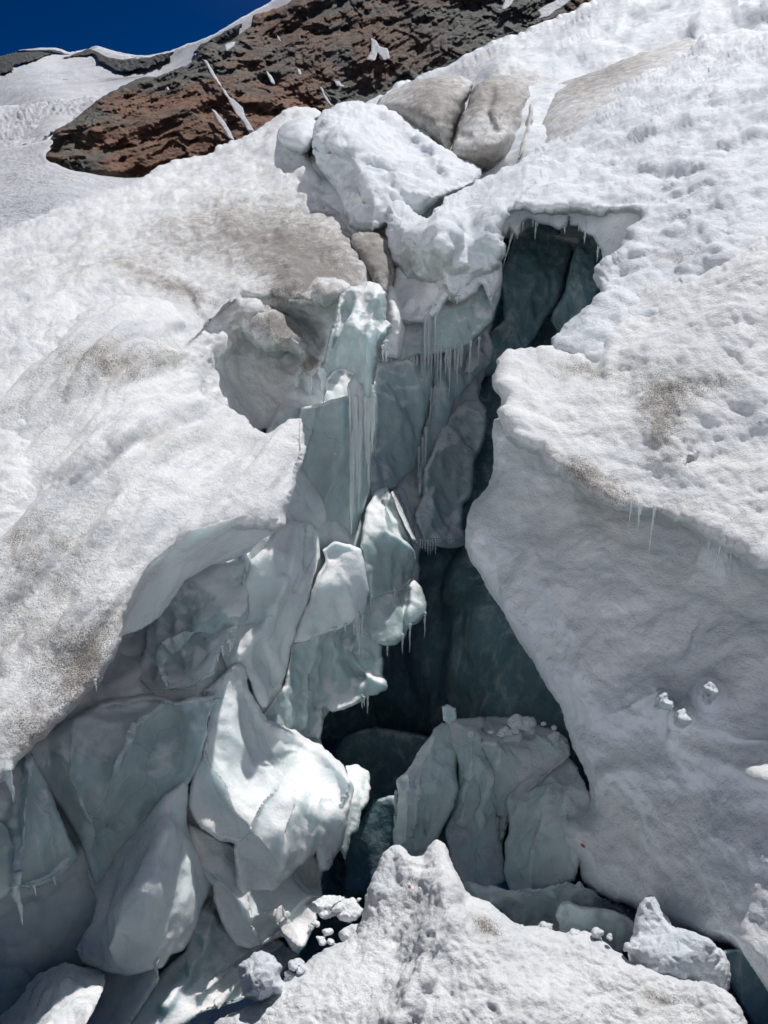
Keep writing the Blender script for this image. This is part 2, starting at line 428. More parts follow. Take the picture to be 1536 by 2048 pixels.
def rock(name, brown=(.40, .215, .135), grey=(.22, .225, .20), k=1.0):
    t = NT(name)
    g = t.n('ShaderNodeNewGeometry'); P = g.outputs['Position']
    mp = t.n('ShaderNodeMapping'); mp.inputs['Rotation'].default_value = (.2, .75, 0); mp.inputs['Scale'].default_value = (1, 1, 1.5); t.l(P, mp.inputs[0]); PV = mp.outputs[0]
    big = t.noise(.035 * k, 5, .6, P, .6); mid = t.noise(.22 * k, 8, .62, PV, .6); fine = t.noise(1.2 * k, 8, .7, PV, .3)
    at = t.n('ShaderNodeAttribute'); at.attribute_name = 'dirt'
    fac = t.math('ADD', remap(t, big, .42, .62), at.outputs['Fac'], clamp=True)
    col = t.mix(fac, brown, grey)
    col = t.mix(remap(t, mid, .4, .7), col, t.mix(.5, col, (.03, .028, .026)))
    col = t.mix(t.math('MULTIPLY', remap(t, fine, .5, .8), .45), col, (.17, .12, .085))
    t.l(col, t.b.inputs['Base Color']); t.b.inputs['Roughness'].default_value = .85
    v = t.n('ShaderNodeTexVoronoi'); v.feature = 'DISTANCE_TO_EDGE'; v.inputs['Scale'].default_value = .3 * k
    wv = t.n('ShaderNodeVectorMath'); wv.operation = 'ADD'; t.l(PV, wv.inputs[0])
    nv = t.n('ShaderNodeTexNoise'); nv.inputs['Scale'].default_value = .3 * k; t.l(PV, nv.inputs['Vector'])
    sc = t.n('ShaderNodeVectorMath'); sc.operation = 'SCALE'; sc.inputs['Scale'].default_value = 2.5 / k; t.l(nv.outputs['Color'], sc.inputs[0]); t.l(sc.outputs[0], wv.inputs[1])
    t.l(wv.outputs[0], v.inputs['Vector'])
    h = t.bump(mid, 3.0 / k, 1.0); h = t.bump(t.math('MINIMUM', v.outputs['Distance'], .25), 2.0 / k, .8, h); h = t.bump(fine, .8 / k, 1.0, h)
    t.l(h, t.b.inputs['Normal']); return t.m
M_ROCK = rock('brown_rock')
M_ROCK_FAR = rock('dark_far_rock', brown=(.13, .13, .125), grey=(.11, .125, .12), k=.35)

def clear_ice():
    t = NT('clear_icicle_ice'); b = t.b
    b.inputs['Base Color'].default_value = (.86, .93, .94, 1); b.inputs['Roughness'].default_value = .08
    b.inputs['IOR'].default_value = 1.31; b.inputs['Transmission Weight'].default_value = .55
    g = t.n('ShaderNodeNewGeometry'); t.l(t.bump(t.noise(90, 3, .6, g.outputs['Position']), .006, .8), b.inputs['Normal'])
    return t.m
M_CLEAR = clear_ice()
def plain(name, col, rough=.8):
    t = NT(name); t.b.inputs['Roughness'].default_value = rough
    g = t.n('ShaderNodeNewGeometry'); n = t.noise(6, 4, .6, g.outputs['Position'])
    t.l(t.mix(n, tuple(c * .8 for c in col), tuple(min(1, c * 1.2) for c in col)), t.b.inputs['Base Color']); return t.m

# ================================================================== far setting
def rockd(px, py):
    return TPS_ROCK(px, py)
TPS_ROCK = tps([(x, y, 106 + (z - 90) * .62) for x, y, z in [(90, 310, 95), (250, 360, 90), (420, 300, 100), (300, 150, 150), (430, 85, 170), (590, 0, 200), (600, 250, 115), (750, 210, 120), (700, 50, 175), (900, 130, 125), (900, -50, 190), (1150, 0, 150), (1300, 150, 120), (1200, -150, 190), (600, 420, 95), (520, 60, 190)]])
def rock_base(px, py): return TPS_ROCK(px, py)
def rock_pos(px, py, off=0.0):
    d = TPS_ROCK(px, py); W = unproj(px, py, d)
    # inclined bedding: long ribs dipping down to the right, broken by joints
    R = Matrix.Rotation(.75, 3, 'Y') @ Matrix.Rotation(.15, 3, 'X'); Wr = W @ np.array(R).T
    R2_ = Matrix.Rotation(-.95, 3, 'Y'); Wj = W @ np.array(R2_).T
    n = 4.0 * fbm(W / 32., 4, mode='n') + 2.6 * scallop(Wr / np.array([16, 22, 8.])) + 2.2 * scallop(Wj / np.array([11, 18, 7.]) + 9) + 1.3 * fbm(Wr / np.array([6, 8, 3.]) + 3, 4, mode='r') + .5 * fbm(W / 1.6 + 3, 2, mode='b')
    st = np.floor(fbm(Wj / np.array([40, 24, 8.]) + 11, 3) * 5) * 1.3 + np.floor(fbm(Wr / np.array([30, 24, 6.]) + 21, 3) * 6) * .8
    return d - n - st - off
mnt = mass('mountain', [(86, 318), (92, 300), (110, 262), (150, 235), (210, 190), (280, 158), (330, 147), (378, 130), (392, 118), (402, 98), (425, 86), (440, 92), (470, 74), (500, 52), (505, 30), (540, 22), (575, 8), (590, -10), (640, -160), (1500, -160), (1500, 260), (900, 420), (420, 420), (310, 380), (250, 358), (190, 352), (130, 338)],
    rock_pos, M_ROCK, g=2.5, r=18, round_=6, T=40, rb=140, rough=3, smooth=0, crust=0,
    dirt=[(1000, 60, 130, 90, 0, .9), (700, 160, 40, 120, -30, .7), (560, 110, 60, 50, 0, .8), (830, 80, 60, 100, 20, .5), (430, 110, 60, 40, 0, .5)], sharp=False)
tag(mnt, 'steep brown and grey rock face above the glacier, streaked with narrow snow gullies', kind='structure')
def streak_d(px, py):
    px = np.asarray(px, float); py = np.asarray(py, float)
    return np.min([rock_pos(px + a, py + b) for a in (-3, 0, 3) for b in (-3, 0, 3)], 0) * .6 + np.mean([rock_pos(px + a, py + b) for a in (-6, 0, 6) for b in (-6, 0, 6)], 0) * .4 - .5
streaks = [
 [(405, 118), (414, 120), (430, 150), (455, 190), (486, 215), (492, 235), (508, 262), (495, 262), (470, 225), (445, 180), (420, 145)],
 [(420, 215), (430, 220), (442, 235), (456, 255), (470, 282), (458, 276), (440, 248)],
 [(740, 75), (752, 80), (760, 92), (775, 98), (780, 118), (768, 120), (755, 105), (748, 120), (732, 120), (742, 104)],
 [(668, 160), (678, 162), (690, 172), (686, 176), (672, 174)], [(640, 172), (646, 178), (652, 192), (668, 214), (660, 212), (648, 198)],
 [(530, 140), (536, 142), (546, 158), (550, 170), (543, 164)], [(328, 176), (336, 172), (342, 180), (334, 182)],
 [(550, 66), (556, 70), (564, 84), (558, 82)], [(595, 136), (600, 142), (604, 150), (598, 148)], [(672, 194), (680, 192), (683, 197), (676, 197)],
 [(1075, 22), (1095, 10), (1130, -6), (1150, -8), (1135, 8), (1110, 22), (1100, 34), (1072, 40), (1080, 30)],
 [(1002, 20), (1012, -4), (1036, -6), (1022, 10), (1008, 22), (995, 18)], [(448, 90), (456, 86), (470, 84), (466, 92), (452, 102)], [(985, 74), (990, 74), (991, 78), (986, 78)]]
for s in streaks:
    mass('snow_streak', s, lambda px, py: rock_base(px, py) - 4.6, M_FAR, g=1.6, r=4, round_=.4, T=1.5, rb=5, rough=1.8, smooth=0, crust=0, parent=mnt)

# snow sweeping up behind the rock to the skyline, and the far plateau
SNOW = [(-300, 150, 520), (0, 150, 500), (130, 160, 430), (330, 120, 420), (0, 230, 330), (200, 200, 300), (0, 300, 200), (120, 260, 190), (300, 90, 520), (450, 60, 330), (560, 0, 300), (-300, 300, 210), (60, 110, 620), (200, 95, 640), (200, 400, 120), (-300, 430, 110), (0, 440, 90)]
sf = mass('snowfield', [(-400, 160), (-100, 145), (0, 136), (28, 132), (60, 118), (110, 104), (126, 112), (150, 104), (178, 98), (186, 92), (200, 96), (226, 104), (262, 110), (300, 110), (345, 100), (400, 80), (460, 52), (505, 24), (560, -10), (640, -60), (760, -60), (700, 200), (500, 330), (300, 460), (100, 600), (-400, 600)],
    SNOW, M_FAR, g=3, r=10, round_=6, T=30, rb=80, rough=1.5, smooth=1, crust=0,
    noise=[(4, 60, 'n', 3, (1, .5, 1)), (.5, 14, 'n', 3)],
    strokes=[('step', [(0, 300), (60, 292), (95, 280)], 14, 22), ('step', [(170, 146), (195, 154), (240, 160)], 8, 8), ('ridge', [(190, 140), (300, 120), (420, 80), (540, 10)], -12, 26), ('step', [(0, 222), (100, 214), (160, 205)], 5, 8), ('step', [(60, 134), (110, 145), (150, 148)], 6, 5)],
    dirt=[(205, 215, 60, 24, -15, .7), (60, 230, 90, 35, 0, .45), (235, 160, 70, 6, -6, 1.0), (180, 120, 30, 20, 0, .35), (330, 118, 90, 14, -28, .5), (0, 165, 40, 14, 0, .3)])
tag(sf, 'bright snowfield sweeping down from the skyline on the left', kind='structure')
ic = mass('icefall', [(-350, 225), (-60, 222), (0, 212), (60, 204), (120, 200), (165, 196), (215, 190), (228, 198), (190, 230), (150, 262), (110, 285), (60, 290), (20, 300), (-60, 310), (-350, 330)],
    [(-300, 220, 300), (0, 215, 290), (200, 195, 285), (0, 300, 175), (110, 280, 180), (-300, 320, 170)], M_FAR, g=2.2, r=12, round_=4, T=15, rb=40, rough=3, crust=0,
    noise=[(3.0, 16, 'b', 4, (1, .35, 1.4)), (1.2, 4, 'n', 3)], dirt=[(190, 215, 50, 22, -15, .6), (60, 240, 100, 40, 0, .4)], offset=4)
tag(ic, 'broken icefall of dirty seracs left of the rock spur', kind='structure')
sl = mass('snow_slope', [(-400, 330), (-40, 302), (20, 296), (70, 284), (98, 278), (108, 284), (96, 292), (104, 298), (90, 305), (92, 320), (130, 336), (190, 350), (250, 358), (330, 350), (460, 400), (500, 640), (-400, 700)],
    [(-300, 330, 130), (0, 300, 125), (100, 290, 105), (250, 360, 80), (0, 450, 48), (-300, 560, 40), (400, 500, 42), (200, 400, 62)], M_FAR, g=3.5, r=8, round_=1, T=12, rb=60, rough=1.2, crust=0,
    noise=[(1.2, 16, 'n', 3), (.35, 4, 'n', 3)], strokes=[('step', [(0, 345), (90, 372), (180, 385), (260, 372)], 1.2, 22)])
tag(sl, 'smooth white snow slope below the brown rock spur', kind='structure')
far = lambda o: tag(mass('rock_ridge', o, lambda px, py: DEPTH[sf.name](px, py) - 22 - 14 * fbm(np.c_[px / 16, py / 9, px * 0], 4, mode='b'), M_ROCK_FAR, g=2, r=6, round_=6, T=40, rb=30, rough=2, smooth=0, crust=0),
    kind='structure')
tag(far([(-400, 150), (-100, 125), (0, 112), (45, 101), (120, 99), (118, 106), (98, 108), (60, 122), (28, 132), (30, 142), (0, 149), (-100, 190), (-400, 240)]), 'dark rock ridge at the far left skyline')
tag(far([(120, 117), (160, 105), (175, 99), (196, 104), (214, 112), (245, 118), (280, 117), (330, 108), (350, 103), (335, 116), (300, 134), (250, 144), (232, 142), (215, 132), (195, 122), (190, 108), (160, 112), (140, 117)]), 'dark rock band below the rounded white summit')
tag(far([(385, 108), (400, 92), (440, 68), (475, 48), (486, 46), (484, 56), (470, 66), (430, 88), (405, 104)]), 'narrow rock rib at the edge of the snow ridge')
top = mass('snow_summit', [(20, 103), (60, 98), (110, 94), (122, 98), (140, 105), (155, 104), (176, 98), (188, 91), (200, 92), (225, 101), (262, 110), (300, 111), (345, 100), (350, 106), (300, 122), (240, 120), (200, 112), (170, 112), (130, 118), (115, 108), (60, 106)],
    [(20, 110, 640), (200, 100, 640), (340, 105, 640)], M_FAR, g=2, r=8, round_=8, T=40, rb=20, rough=.8, crust=0)
tag(top, 'thin white snow crest along the far skyline', kind='structure')

# three climbers on the plateau
def climber(px, py, lab, col):
    base = unproj(px, py, 425.0); s = 1.0
    me = bpy.data.meshes.new('person'); o = bpy.data.objects.new('person', me); COL.objects.link(o); o.location = base
    J = [(0, 0, .95), (0, 0, 1.2), (0, .02, 1.45), (0, .03, 1.55), (0, .05, 1.7), (.12, 0, .88), (.14, .05, .48), (.15, 0, .05), (.15, .14, .02), (-.12, 0, .88), (-.14, .15, .5), (-.15, .02, .05), (-.15, .18, .02), (.22, 0, 1.42), (.3, .04, 1.15), (.28, .24, 1.0), (-.22, 0, 1.42), (-.3, .02, 1.15), (-.28, .22, 1.02)]
    E = [(0, 1), (1, 2), (2, 3), (3, 4), (0, 5), (5, 6), (6, 7), (7, 8), (0, 9), (9, 10), (10, 11), (11, 12), (2, 13), (13, 14), (14, 15), (2, 16), (16, 17), (17, 18)]
    R = [.16, .17, .17, .07, .13, .11, .075, .055, .05, .11, .075, .055, .05, .08, .055, .04, .08, .055, .04]
    me.from_pydata([Vector(j) for j in J], E, []); sk = o.modifiers.new('skin', 'SKIN'); o.modifiers.new('sub', 'SUBSURF').levels = 1
    for v, r_ in zip(me.skin_vertices[0].data, R): v.radius = (r_, r_)
    me.skin_vertices[0].data[0].use_root = True
    me.materials.append(plain('dark_clothing', col)); tag(o, lab, 'person', 'climbers on the plateau')
climber(128.6, 165, 'leftmost of three tiny climbers on the far snowfield, dark clothes', (.03, .04, .07))
climber(132.4, 165, 'middle of three tiny climbers on the far snowfield, dark clothes', (.05, .05, .05))
climber(137.2, 165, 'rightmost of three tiny climbers on the far snowfield, standing a little apart', (.04, .05, .09))

# ================================================================== glacier around the crevasse
# back and floor of the crevasse
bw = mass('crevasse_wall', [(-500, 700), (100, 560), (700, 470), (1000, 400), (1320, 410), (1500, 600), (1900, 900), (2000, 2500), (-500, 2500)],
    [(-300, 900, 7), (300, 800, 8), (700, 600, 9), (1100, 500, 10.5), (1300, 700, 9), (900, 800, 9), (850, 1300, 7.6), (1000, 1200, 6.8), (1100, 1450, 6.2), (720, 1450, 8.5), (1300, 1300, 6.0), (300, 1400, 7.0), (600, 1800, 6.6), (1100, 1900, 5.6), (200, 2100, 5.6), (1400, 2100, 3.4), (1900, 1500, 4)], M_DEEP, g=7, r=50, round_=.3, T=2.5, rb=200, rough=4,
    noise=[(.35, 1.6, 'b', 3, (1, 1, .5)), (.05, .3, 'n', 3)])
tag(bw, 'dark teal ice wall closing the back of the crevasse', kind='structure')

# upper slopes
S = dict(noise=[(.22, 1.5, 'n', 4), (.10, .5, 'b', 3)])
us = mass('glacier_slope', [(690, 260), (735, 200), (770, 185), (800, 168), (850, 150), (870, 142), (900, 130), (935, 108), (985, 88), (1020, 70), (1060, 58), (1100, 42), (1150, 20), (1195, -5), (1260, -40), (1900, -330), (2100, 400), (1500, 560), (1000, 480), (800, 400)],
    [(735, 200, 15), (900, 130, 17), (1060, 60, 18), (1200, 0, 18), (1500, -150, 17), (1900, -300, 15), (1000, 140, 13), (1200, 100, 12.5), (1400, 30, 13), (900, 400, 10), (1300, 300, 9.5), (1800, 200, 8)],
    M_FIRN, g=4, r=30, round_=.8, T=4, rb=200, rough=4, noise=[(.30, 2.2, 'n', 4), (-.22, 1.5, 's', 0, (1, .6, 1)), (.07, .8, 'b', 3), (.02, .2, 'n', 3)], crust=.04,
    strokes=[('step', [(1536, -5), (1450, 20), (1400, 55), (1380, 95)], .5, 60), ('ridge', [(1020, 150), (1070, 160), (1120, 155), (1240, 100)], -.25, 20), ('step', [(1190, 60), (1290, 20), (1400, -10)], .25, 40)],
    dirt=[(1000, 110, 120, 40, -25, .5), (1060, 155, 50, 14, 0, .9), (880, 180, 120, 50, -15, .5), (1150, 60, 100, 30, -30, .3), (1380, 80, 60, 30, 0, .35)])
tag(us, 'upper glacier slope of pale melting snow under the rock face', kind='structure')
G = absd([(0,1560,3.6),(100,1480,4.0),(260,1290,4.5),(400,1130,4.7),(520,1060,4.9),(600,820,6.0),(740,720,6.9),(870,700,7.4),(970,660,8.2),(960,800,7.9),(930,1090,7.3),(840,1000,7.0),(780,980,6.7),(740,900,6.5),(700,1080,5.9),(640,1100,5.6),(560,1150,5.0),(480,1330,4.75),(540,1400,5.05),(640,1280,5.6),(830,1110,6.4),(860,1210,6.4),(780,1290,6.1),(770,1380,6.1),(660,1430,5.8),(600,1480,5.5),(400,1400,4.4),(300,1390,4.2),(700,1570,5.0),(640,1740,4.85),(400,1700,4.4),(200,1700,4.15),(0,1780,3.85),(0,2048,4.0),(200,2000,4.1),(400,2048,4.2),(600,1910,4.6),(-300,1700,3.6),(-300,2200,3.8),(500,1600,4.55),(900,560,8.2),(700,640,7.3),(1010,520,8.8)])
iw = mass('inner_ice_wall', [(-400, 1560), (40, 1420), (180, 1240), (260, 1150), (420, 1040), (520, 900), (560, 800), (605, 720), (700, 650), (800, 560), (900, 560), (1010, 520), (990, 640), (965, 760), (950, 860), (925, 1000), (915, 1090), (860, 1090), (832, 1100), (838, 1150), (826, 1200), (800, 1270), (750, 1290), (750, 1350), (700, 1400), (650, 1430), (640, 1480), (660, 1560), (650, 1700), (640, 1800), (600, 1900), (560, 1940), (500, 2060), (400, 2400), (-400, 2400)],
    lambda px, py: G(px, py) + .04, M_ICE_B, g=3.5, r=14, round_=.1, T=1.2, rb=60, rough=3,
    noise=[(.10, .6, 's', 0, (1.2, 1.2, .45)), (.05, .3, 'b', 2), (.01, .1, 'n', 2)])
tag(iw, 'shadowed inner ice face behind the fractured blocks on the left side of the crevasse', kind='structure')
H = absd([(790,1700,4.95),(880,1450,5.3),(1000,1430,5.5),(1130,1480,5.1),(1185,1600,4.7),(1100,1800,4.75),(900,1720,4.95),(1010,1760,4.9),(1000,1600,5.05)])

# unseen glacier added around the camera, raised behind to bounce sun into the shade
gx_ = np.r_[np.linspace(-90, -10, 24)[:-1], np.linspace(-10, 10, 61), np.linspace(10, 90, 24)[1:]]
gy_ = np.r_[np.linspace(-90, -8, 24)[:-1], np.linspace(-8, 26, 103)]
X_, Y_ = np.meshgrid(gx_, gy_); xf, yf = X_.ravel(), Y_.ravel()
zf = .10 * np.clip(yf, -90, 30) + .30 * np.clip(xf - 2.5, 0, 40) + .30 * np.clip(-xf - 5, 0, 30) + 1.0 * np.clip(-yf - 1.8, 0, 45) - .02  # steep rise behind the camera is added as a sun reflector
zf = zf + .25 * fbm(np.c_[xf / 3.5, yf / 3.5, xf * 0], 4) + 1.2 * fbm(np.c_[xf / 22, yf / 22, xf * 0 + 4], 2) * np.clip(np.hypot(xf, yf) / 20 - .3, 0, 1)
zf = np.where(np.hypot(xf, yf) < 3, np.minimum(zf, .05), zf)
id_ = np.arange(len(xf)).reshape(X_.shape)
q_ = np.stack([id_[:-1, :-1], id_[:-1, 1:], id_[1:, 1:], id_[1:, :-1]], -1).reshape(-1, 4)
cx_, cy_ = xf[q_].mean(1), yf[q_].mean(1)
q_ = q_[~((np.abs(cx_) < .60 * cy_ + .95) & (cy_ > .35))]
used_ = np.unique(q_); rm_ = -np.ones(len(xf), int); rm_[used_] = np.arange(len(used_))
og = mk('bounce_glacier', np.c_[xf, yf, zf][used_], [rm_[q_]], M_BOUNCE)
tag(og, 'unseen sunlit snow added around the camera, raised behind it to bounce sunlight into the crevasse', kind='structure')
NC = [(.12, .62, 's', 0, (1.2, 1.2, .5)), (.035, .22, 's', 0, (1.3, 1.3, .6)), (.03, .3, 'b', 2, (1, 1, .6)), (.008, .08, 'n', 2)]
GRP = 'fractured ice blocks in and around the crevasse'
NI = [(.09, .6, 's', 0, (1.1, 1.1, .6)), (.012, .2, 'n', 3)]          # smooth meltwater-worn ice with soft scallops
NR = [(.07, .6, 'n', 4), (.03, .16, 'b', 3), (.008, .04, 'n', 2)]   # lumpy old snow
def blk(label, outline, ctrl, mat, name='ice_block', cat='ice block', **k):
    kw = dict(g=3.5, r=34, round_=.22, T=.9, rb=70, rough=1.6, noise=NI, crust=.006); kw.update(k)
    if mat in (M_ICE, M_ICE_B, M_DEEP, M_TEAL): kw['r'] = min(kw['r'] * .3, 9); kw['round_'] *= .16; kw['rb'] = 14 if callable(ctrl) else kw['rb'] * 1.3; kw.setdefault('smooth', 0); kw.setdefault('steep', .5)
    o = mass(name, outline, ctrl, mat, **kw)
    return tag(o, label, cat)

# --- fractured round serac and its neighbours, top centre
blk('rounded dirty grey serac slab, left slice of the cracked dome at the top',
    [(742, 222), (756, 196), (790, 176), (830, 160), (870, 152), (915, 150), (945, 160), (948, 175), (935, 200), (915, 240), (904, 275), (900, 318), (880, 300), (850, 280), (800, 240)],
    [(750, 210, 11.6), (800, 190, 11.2), (900, 155, 11.6), (940, 170, 11.2), (850, 260, 10.2), (900, 310, 9.9), (880, 220, 10.3)], M_GREY, r=50, round_=.9, T=2.2, noise=[(.10, 1.2, 'b', 3), (.03, .3, 'n', 3)], dirt=[(870, 200, 60, 60, 0, .6)], rough=2)
blk('broad dirty grey serac slab, cracked middle slice of the dome at the top',
    [(948, 172), (975, 155), (1015, 148), (1050, 155), (1064, 180), (1062, 220), (1050, 260), (1036, 300), (1025, 325), (1000, 345), (975, 352), (940, 345), (915, 330), (903, 318), (905, 280), (918, 240), (935, 205)],
    [(950, 175, 10.8), (1015, 150, 11.3), (1060, 180, 10.9), (1060, 220, 10.6), (920, 310, 9.6), (1000, 340, 9.6), (1020, 260, 9.8), (960, 250, 9.9), (960, 262, 9.7)], M_GREY, r=46, round_=.8, T=2.2,
    noise=[(.10, 1.2, 'b', 3), (.03, .3, 'n', 3)], strokes=[('step', [(905, 284), (925, 272), (950, 270), (985, 262)], -.28, 60), ('ridge', [(985, 180), (975, 230), (990, 260)], -.12, 7), ('step', [(1060, 190), (1040, 200), (1000, 215)], .15, 30)],
    dirt=[(990, 190, 70, 50, 0, .6), (960, 330, 60, 30, 0, .8)], rough=2)
blk('thin leaning ice slice on the right edge of the cracked grey dome',
    [(1064, 195), (1068, 230), (1062, 275), (1050, 310), (1042, 322), (1030, 325), (1034, 300), (1046, 265), (1055, 225)],
    [(1064, 200, 10.5), (1040, 320, 9.4), (1060, 260, 9.9)], M_GREY, g=3, r=14, round_=.3, T=1.8, rb=20, rough=1.2)
blk('smooth grey ice fin right of the narrow dark gap beside the cracked dome',
    [(1052, 330), (1062, 270), (1070, 220), (1084, 190), (1110, 168), (1160, 155), (1215, 135), (1260, 110), (1330, 92), (1400, 60), (1440, 110), (1360, 190), (1240, 260), (1140, 330), (1060, 370)],
    [(1070, 230, 10.6), (1100, 175, 11.2), (1250, 120, 11.4), (1380, 80, 11.6), (1060, 320, 9.6), (1110, 260, 9.6), (1200, 200, 9.8), (1300, 160, 9.9)], M_GREY, r=45, round_=.8, T=2.5, noise=[(.06, 1.5, 'n', 3)], dirt=[(1200, 150, 120, 30, -20, .4)])

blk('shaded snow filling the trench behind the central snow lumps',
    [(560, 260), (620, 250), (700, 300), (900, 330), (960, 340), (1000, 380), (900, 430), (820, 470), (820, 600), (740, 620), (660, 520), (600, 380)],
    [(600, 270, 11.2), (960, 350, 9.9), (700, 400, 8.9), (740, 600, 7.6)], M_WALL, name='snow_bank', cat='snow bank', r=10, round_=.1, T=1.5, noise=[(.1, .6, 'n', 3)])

# --- snow lumps, centre top
blk('big bright snow lump with a long sloping back, top centre left of the bridge',
    [(624, 262), (632, 232), (660, 214), (700, 197), (735, 203), (770, 214), (815, 232), (850, 258), (880, 290), (915, 318), (945, 325), (966, 342), (960, 362), (930, 380), (885, 392), (860, 420), (800, 440), (745, 470), (700, 462), (690, 425), (668, 375), (640, 335), (625, 300)],
    [(640, 240, 10.2), (700, 200, 11), (850, 260, 10.2), (950, 340, 9.2), (640, 330, 9.2), (700, 290, 9.0), (780, 300, 9.3), (860, 380, 8.4), (700, 450, 8.2), (780, 420, 8.0), (720, 380, 8.3)], M_FIRN, name='snow_block', cat='snow block',
    r=30, round_=.35, T=2.4, noise=[(.14, 1.1, 'n', 3), (-.10, .8, 's', 0), (.09, .35, 'b', 4), (.02, .08, 'n', 2)], crust=.03, rough=3, strokes=[('ridge', [(650, 250), (720, 290), (800, 330), (860, 380)], .25, 26), ('ridge', [(760, 240), (840, 300), (880, 360)], -.25, 16), ('step', [(640, 290), (700, 320), (740, 400), (745, 460)], .3, 50)])
blk('small rounded snow knob perched on the left shoulder before the rock face',
    [(555, 262), (575, 240), (605, 232), (630, 240), (640, 258), (624, 290), (610, 312), (580, 300), (560, 285)],
    [(560, 250, 10.6), (630, 245, 10.3), (600, 300, 9.6), (600, 262, 9.8)], M_FIRN, name='snow_block', cat='snow block', r=26, round_=.4, T=1, rb=30, noise=[(.08, .5, 'n', 3)])
blk('dirty brown and white crust lump wedged between the grey slab and the snow bridge',
    [(698, 466), (720, 458), (750, 462), (785, 480), (797, 510), (792, 550), (778, 590), (760, 600), (745, 575), (728, 545), (708, 500)],
    [(700, 470, 7.6), (780, 480, 7.5), (760, 590, 6.7), (740, 520, 7.0)], M_GREY, name='snow_block', cat='snow block', r=26, round_=.35, T=1, rb=30, noise=NR, dirt=[(740, 520, 50, 60, 0, .9)], rough=3, crust=.02)

# --- snow bridge / right main slope
R1 = mass('glacier_slope', [(765, 470), (768, 430), (785, 405), (815, 400), (838, 428), (862, 430), (868, 412), (885, 396), (925, 378), (960, 356), (1008, 338), (1045, 318), (1080, 288), (1105, 266), (1125, 232), (1155, 206), (1200, 182), (1240, 168), (1290, 130), (1330, 112), (1385, 96), (1405, 66), (1470, 62), (1536, 62), (1950, 20), (2000, 1000), (1500, 800), (1200, 760), (1090, 690), (1140, 650), (1198, 592), (1188, 560), (1200, 532), (1240, 505), (1258, 478), (1248, 455), (1285, 435), (1262, 424), (1215, 428), (1160, 424), (1100, 428), (1060, 425), (1025, 420), (1010, 440), (1002, 470), (1012, 500), (990, 540), (965, 560), (950, 585), (930, 600), (905, 606), (880, 590), (850, 600), (830, 570), (800, 560), (780, 520)],
    [(780, 420, 7.4), (880, 400, 7.6), (960, 357, 8.3), (1105, 266, 9.4), (1240, 170, 10.4), (1400, 68, 11), (1536, 62, 9.6), (1900, 20, 8), (1100, 415, 6.6), (1250, 425, 6.4), (1000, 415, 6.8), (880, 440, 6.9), (1100, 340, 7.6), (1300, 300, 7.2), (1536, 300, 6.2), (1900, 400, 4.6), (1536, 600, 4.6), (1400, 450, 5.6), (1250, 560, 5.6), (1120, 670, 5.3), (1500, 800, 3.9), (1900, 900, 3.3), (800, 540, 7.0), (930, 590, 6.8), (980, 500, 6.7), (860, 520, 6.7)],
    M_FIRN, g=3.5, r=26, round_=.35, T=1.6, rb=90, rough=4.5, crust=.03,
    noise=[(.24, 1.7, 'n', 3), (-.13, .8, 's', 0, (1, .7, 1)), (.075, .42, 'b', 3), (.03, .2, 'n', 3), (.006, .05, 'n', 2)],
    strokes=[('ridge', [(1290, 330), (1260, 420), (1250, 470)], 0.084, 36), ('ridge', [(1470, 330), (1430, 420), (1380, 560), (1340, 640)], 0.084, 48), ('ridge', [(1536, 420), (1460, 560), (1400, 700)], -0.049, 31.2),
             ('step', [(1060, 350), (1180, 330), (1300, 380)], -0.126, 72), ('ridge', [(1150, 250), (1300, 210), (1480, 150)], 0.14, 36), ('ridge', [(870, 440), (885, 500), (900, 590)], 0.154, 31.2), ('ridge', [(800, 430), (830, 500)], 0.105, 26.4), ('ridge', [(940, 430), (925, 500)], -0.126, 19.2)],
    dirt=[(1240, 290, 40, 18, -10, .5), (1330, 310, 30, 40, 20, .55), (1380, 120, 130, 20, -20, .3), (830, 415, 30, 20, 0, .4), (1460, 330, 30, 14, 0, .4), (1340, 490, 60, 40, 0, .3), (1500, 240, 50, 20, 0, .3), (1345, 520, 50, 30, 0, .45)])
tag(R1, 'lit snow slope on the right with a thin snow bridge over the crevasse mouth', kind='structure')
U1 = blk('grey underside of the snow bridge with a ragged melting hem',
    [(1000, 415), (1080, 405), (1200, 408), (1300, 415), (1300, 470), (1262, 500), (1245, 520), (1215, 560), (1206, 530), (1203, 500), (1186, 472), (1162, 462), (1155, 452), (1140, 450), (1138, 432), (1134, 452), (1118, 458), (1100, 450), (1075, 446), (1060, 438), (1045, 446), (1035, 478), (1026, 462), (1018, 450), (1008, 470), (1000, 450)],
    [(1000, 415, 6.9), (1300, 415, 6.5), (1030, 450, 7.2), (1140, 450, 7.1), (1250, 520, 6.5), (1200, 430, 6.75)], M_WALL, g=2.5, r=8, round_=.06, T=.35, rb=12, rough=1.6, smooth=0, noise=[(.04, .5, 'n', 3)], name='ice_curtain', cat='ice curtain')

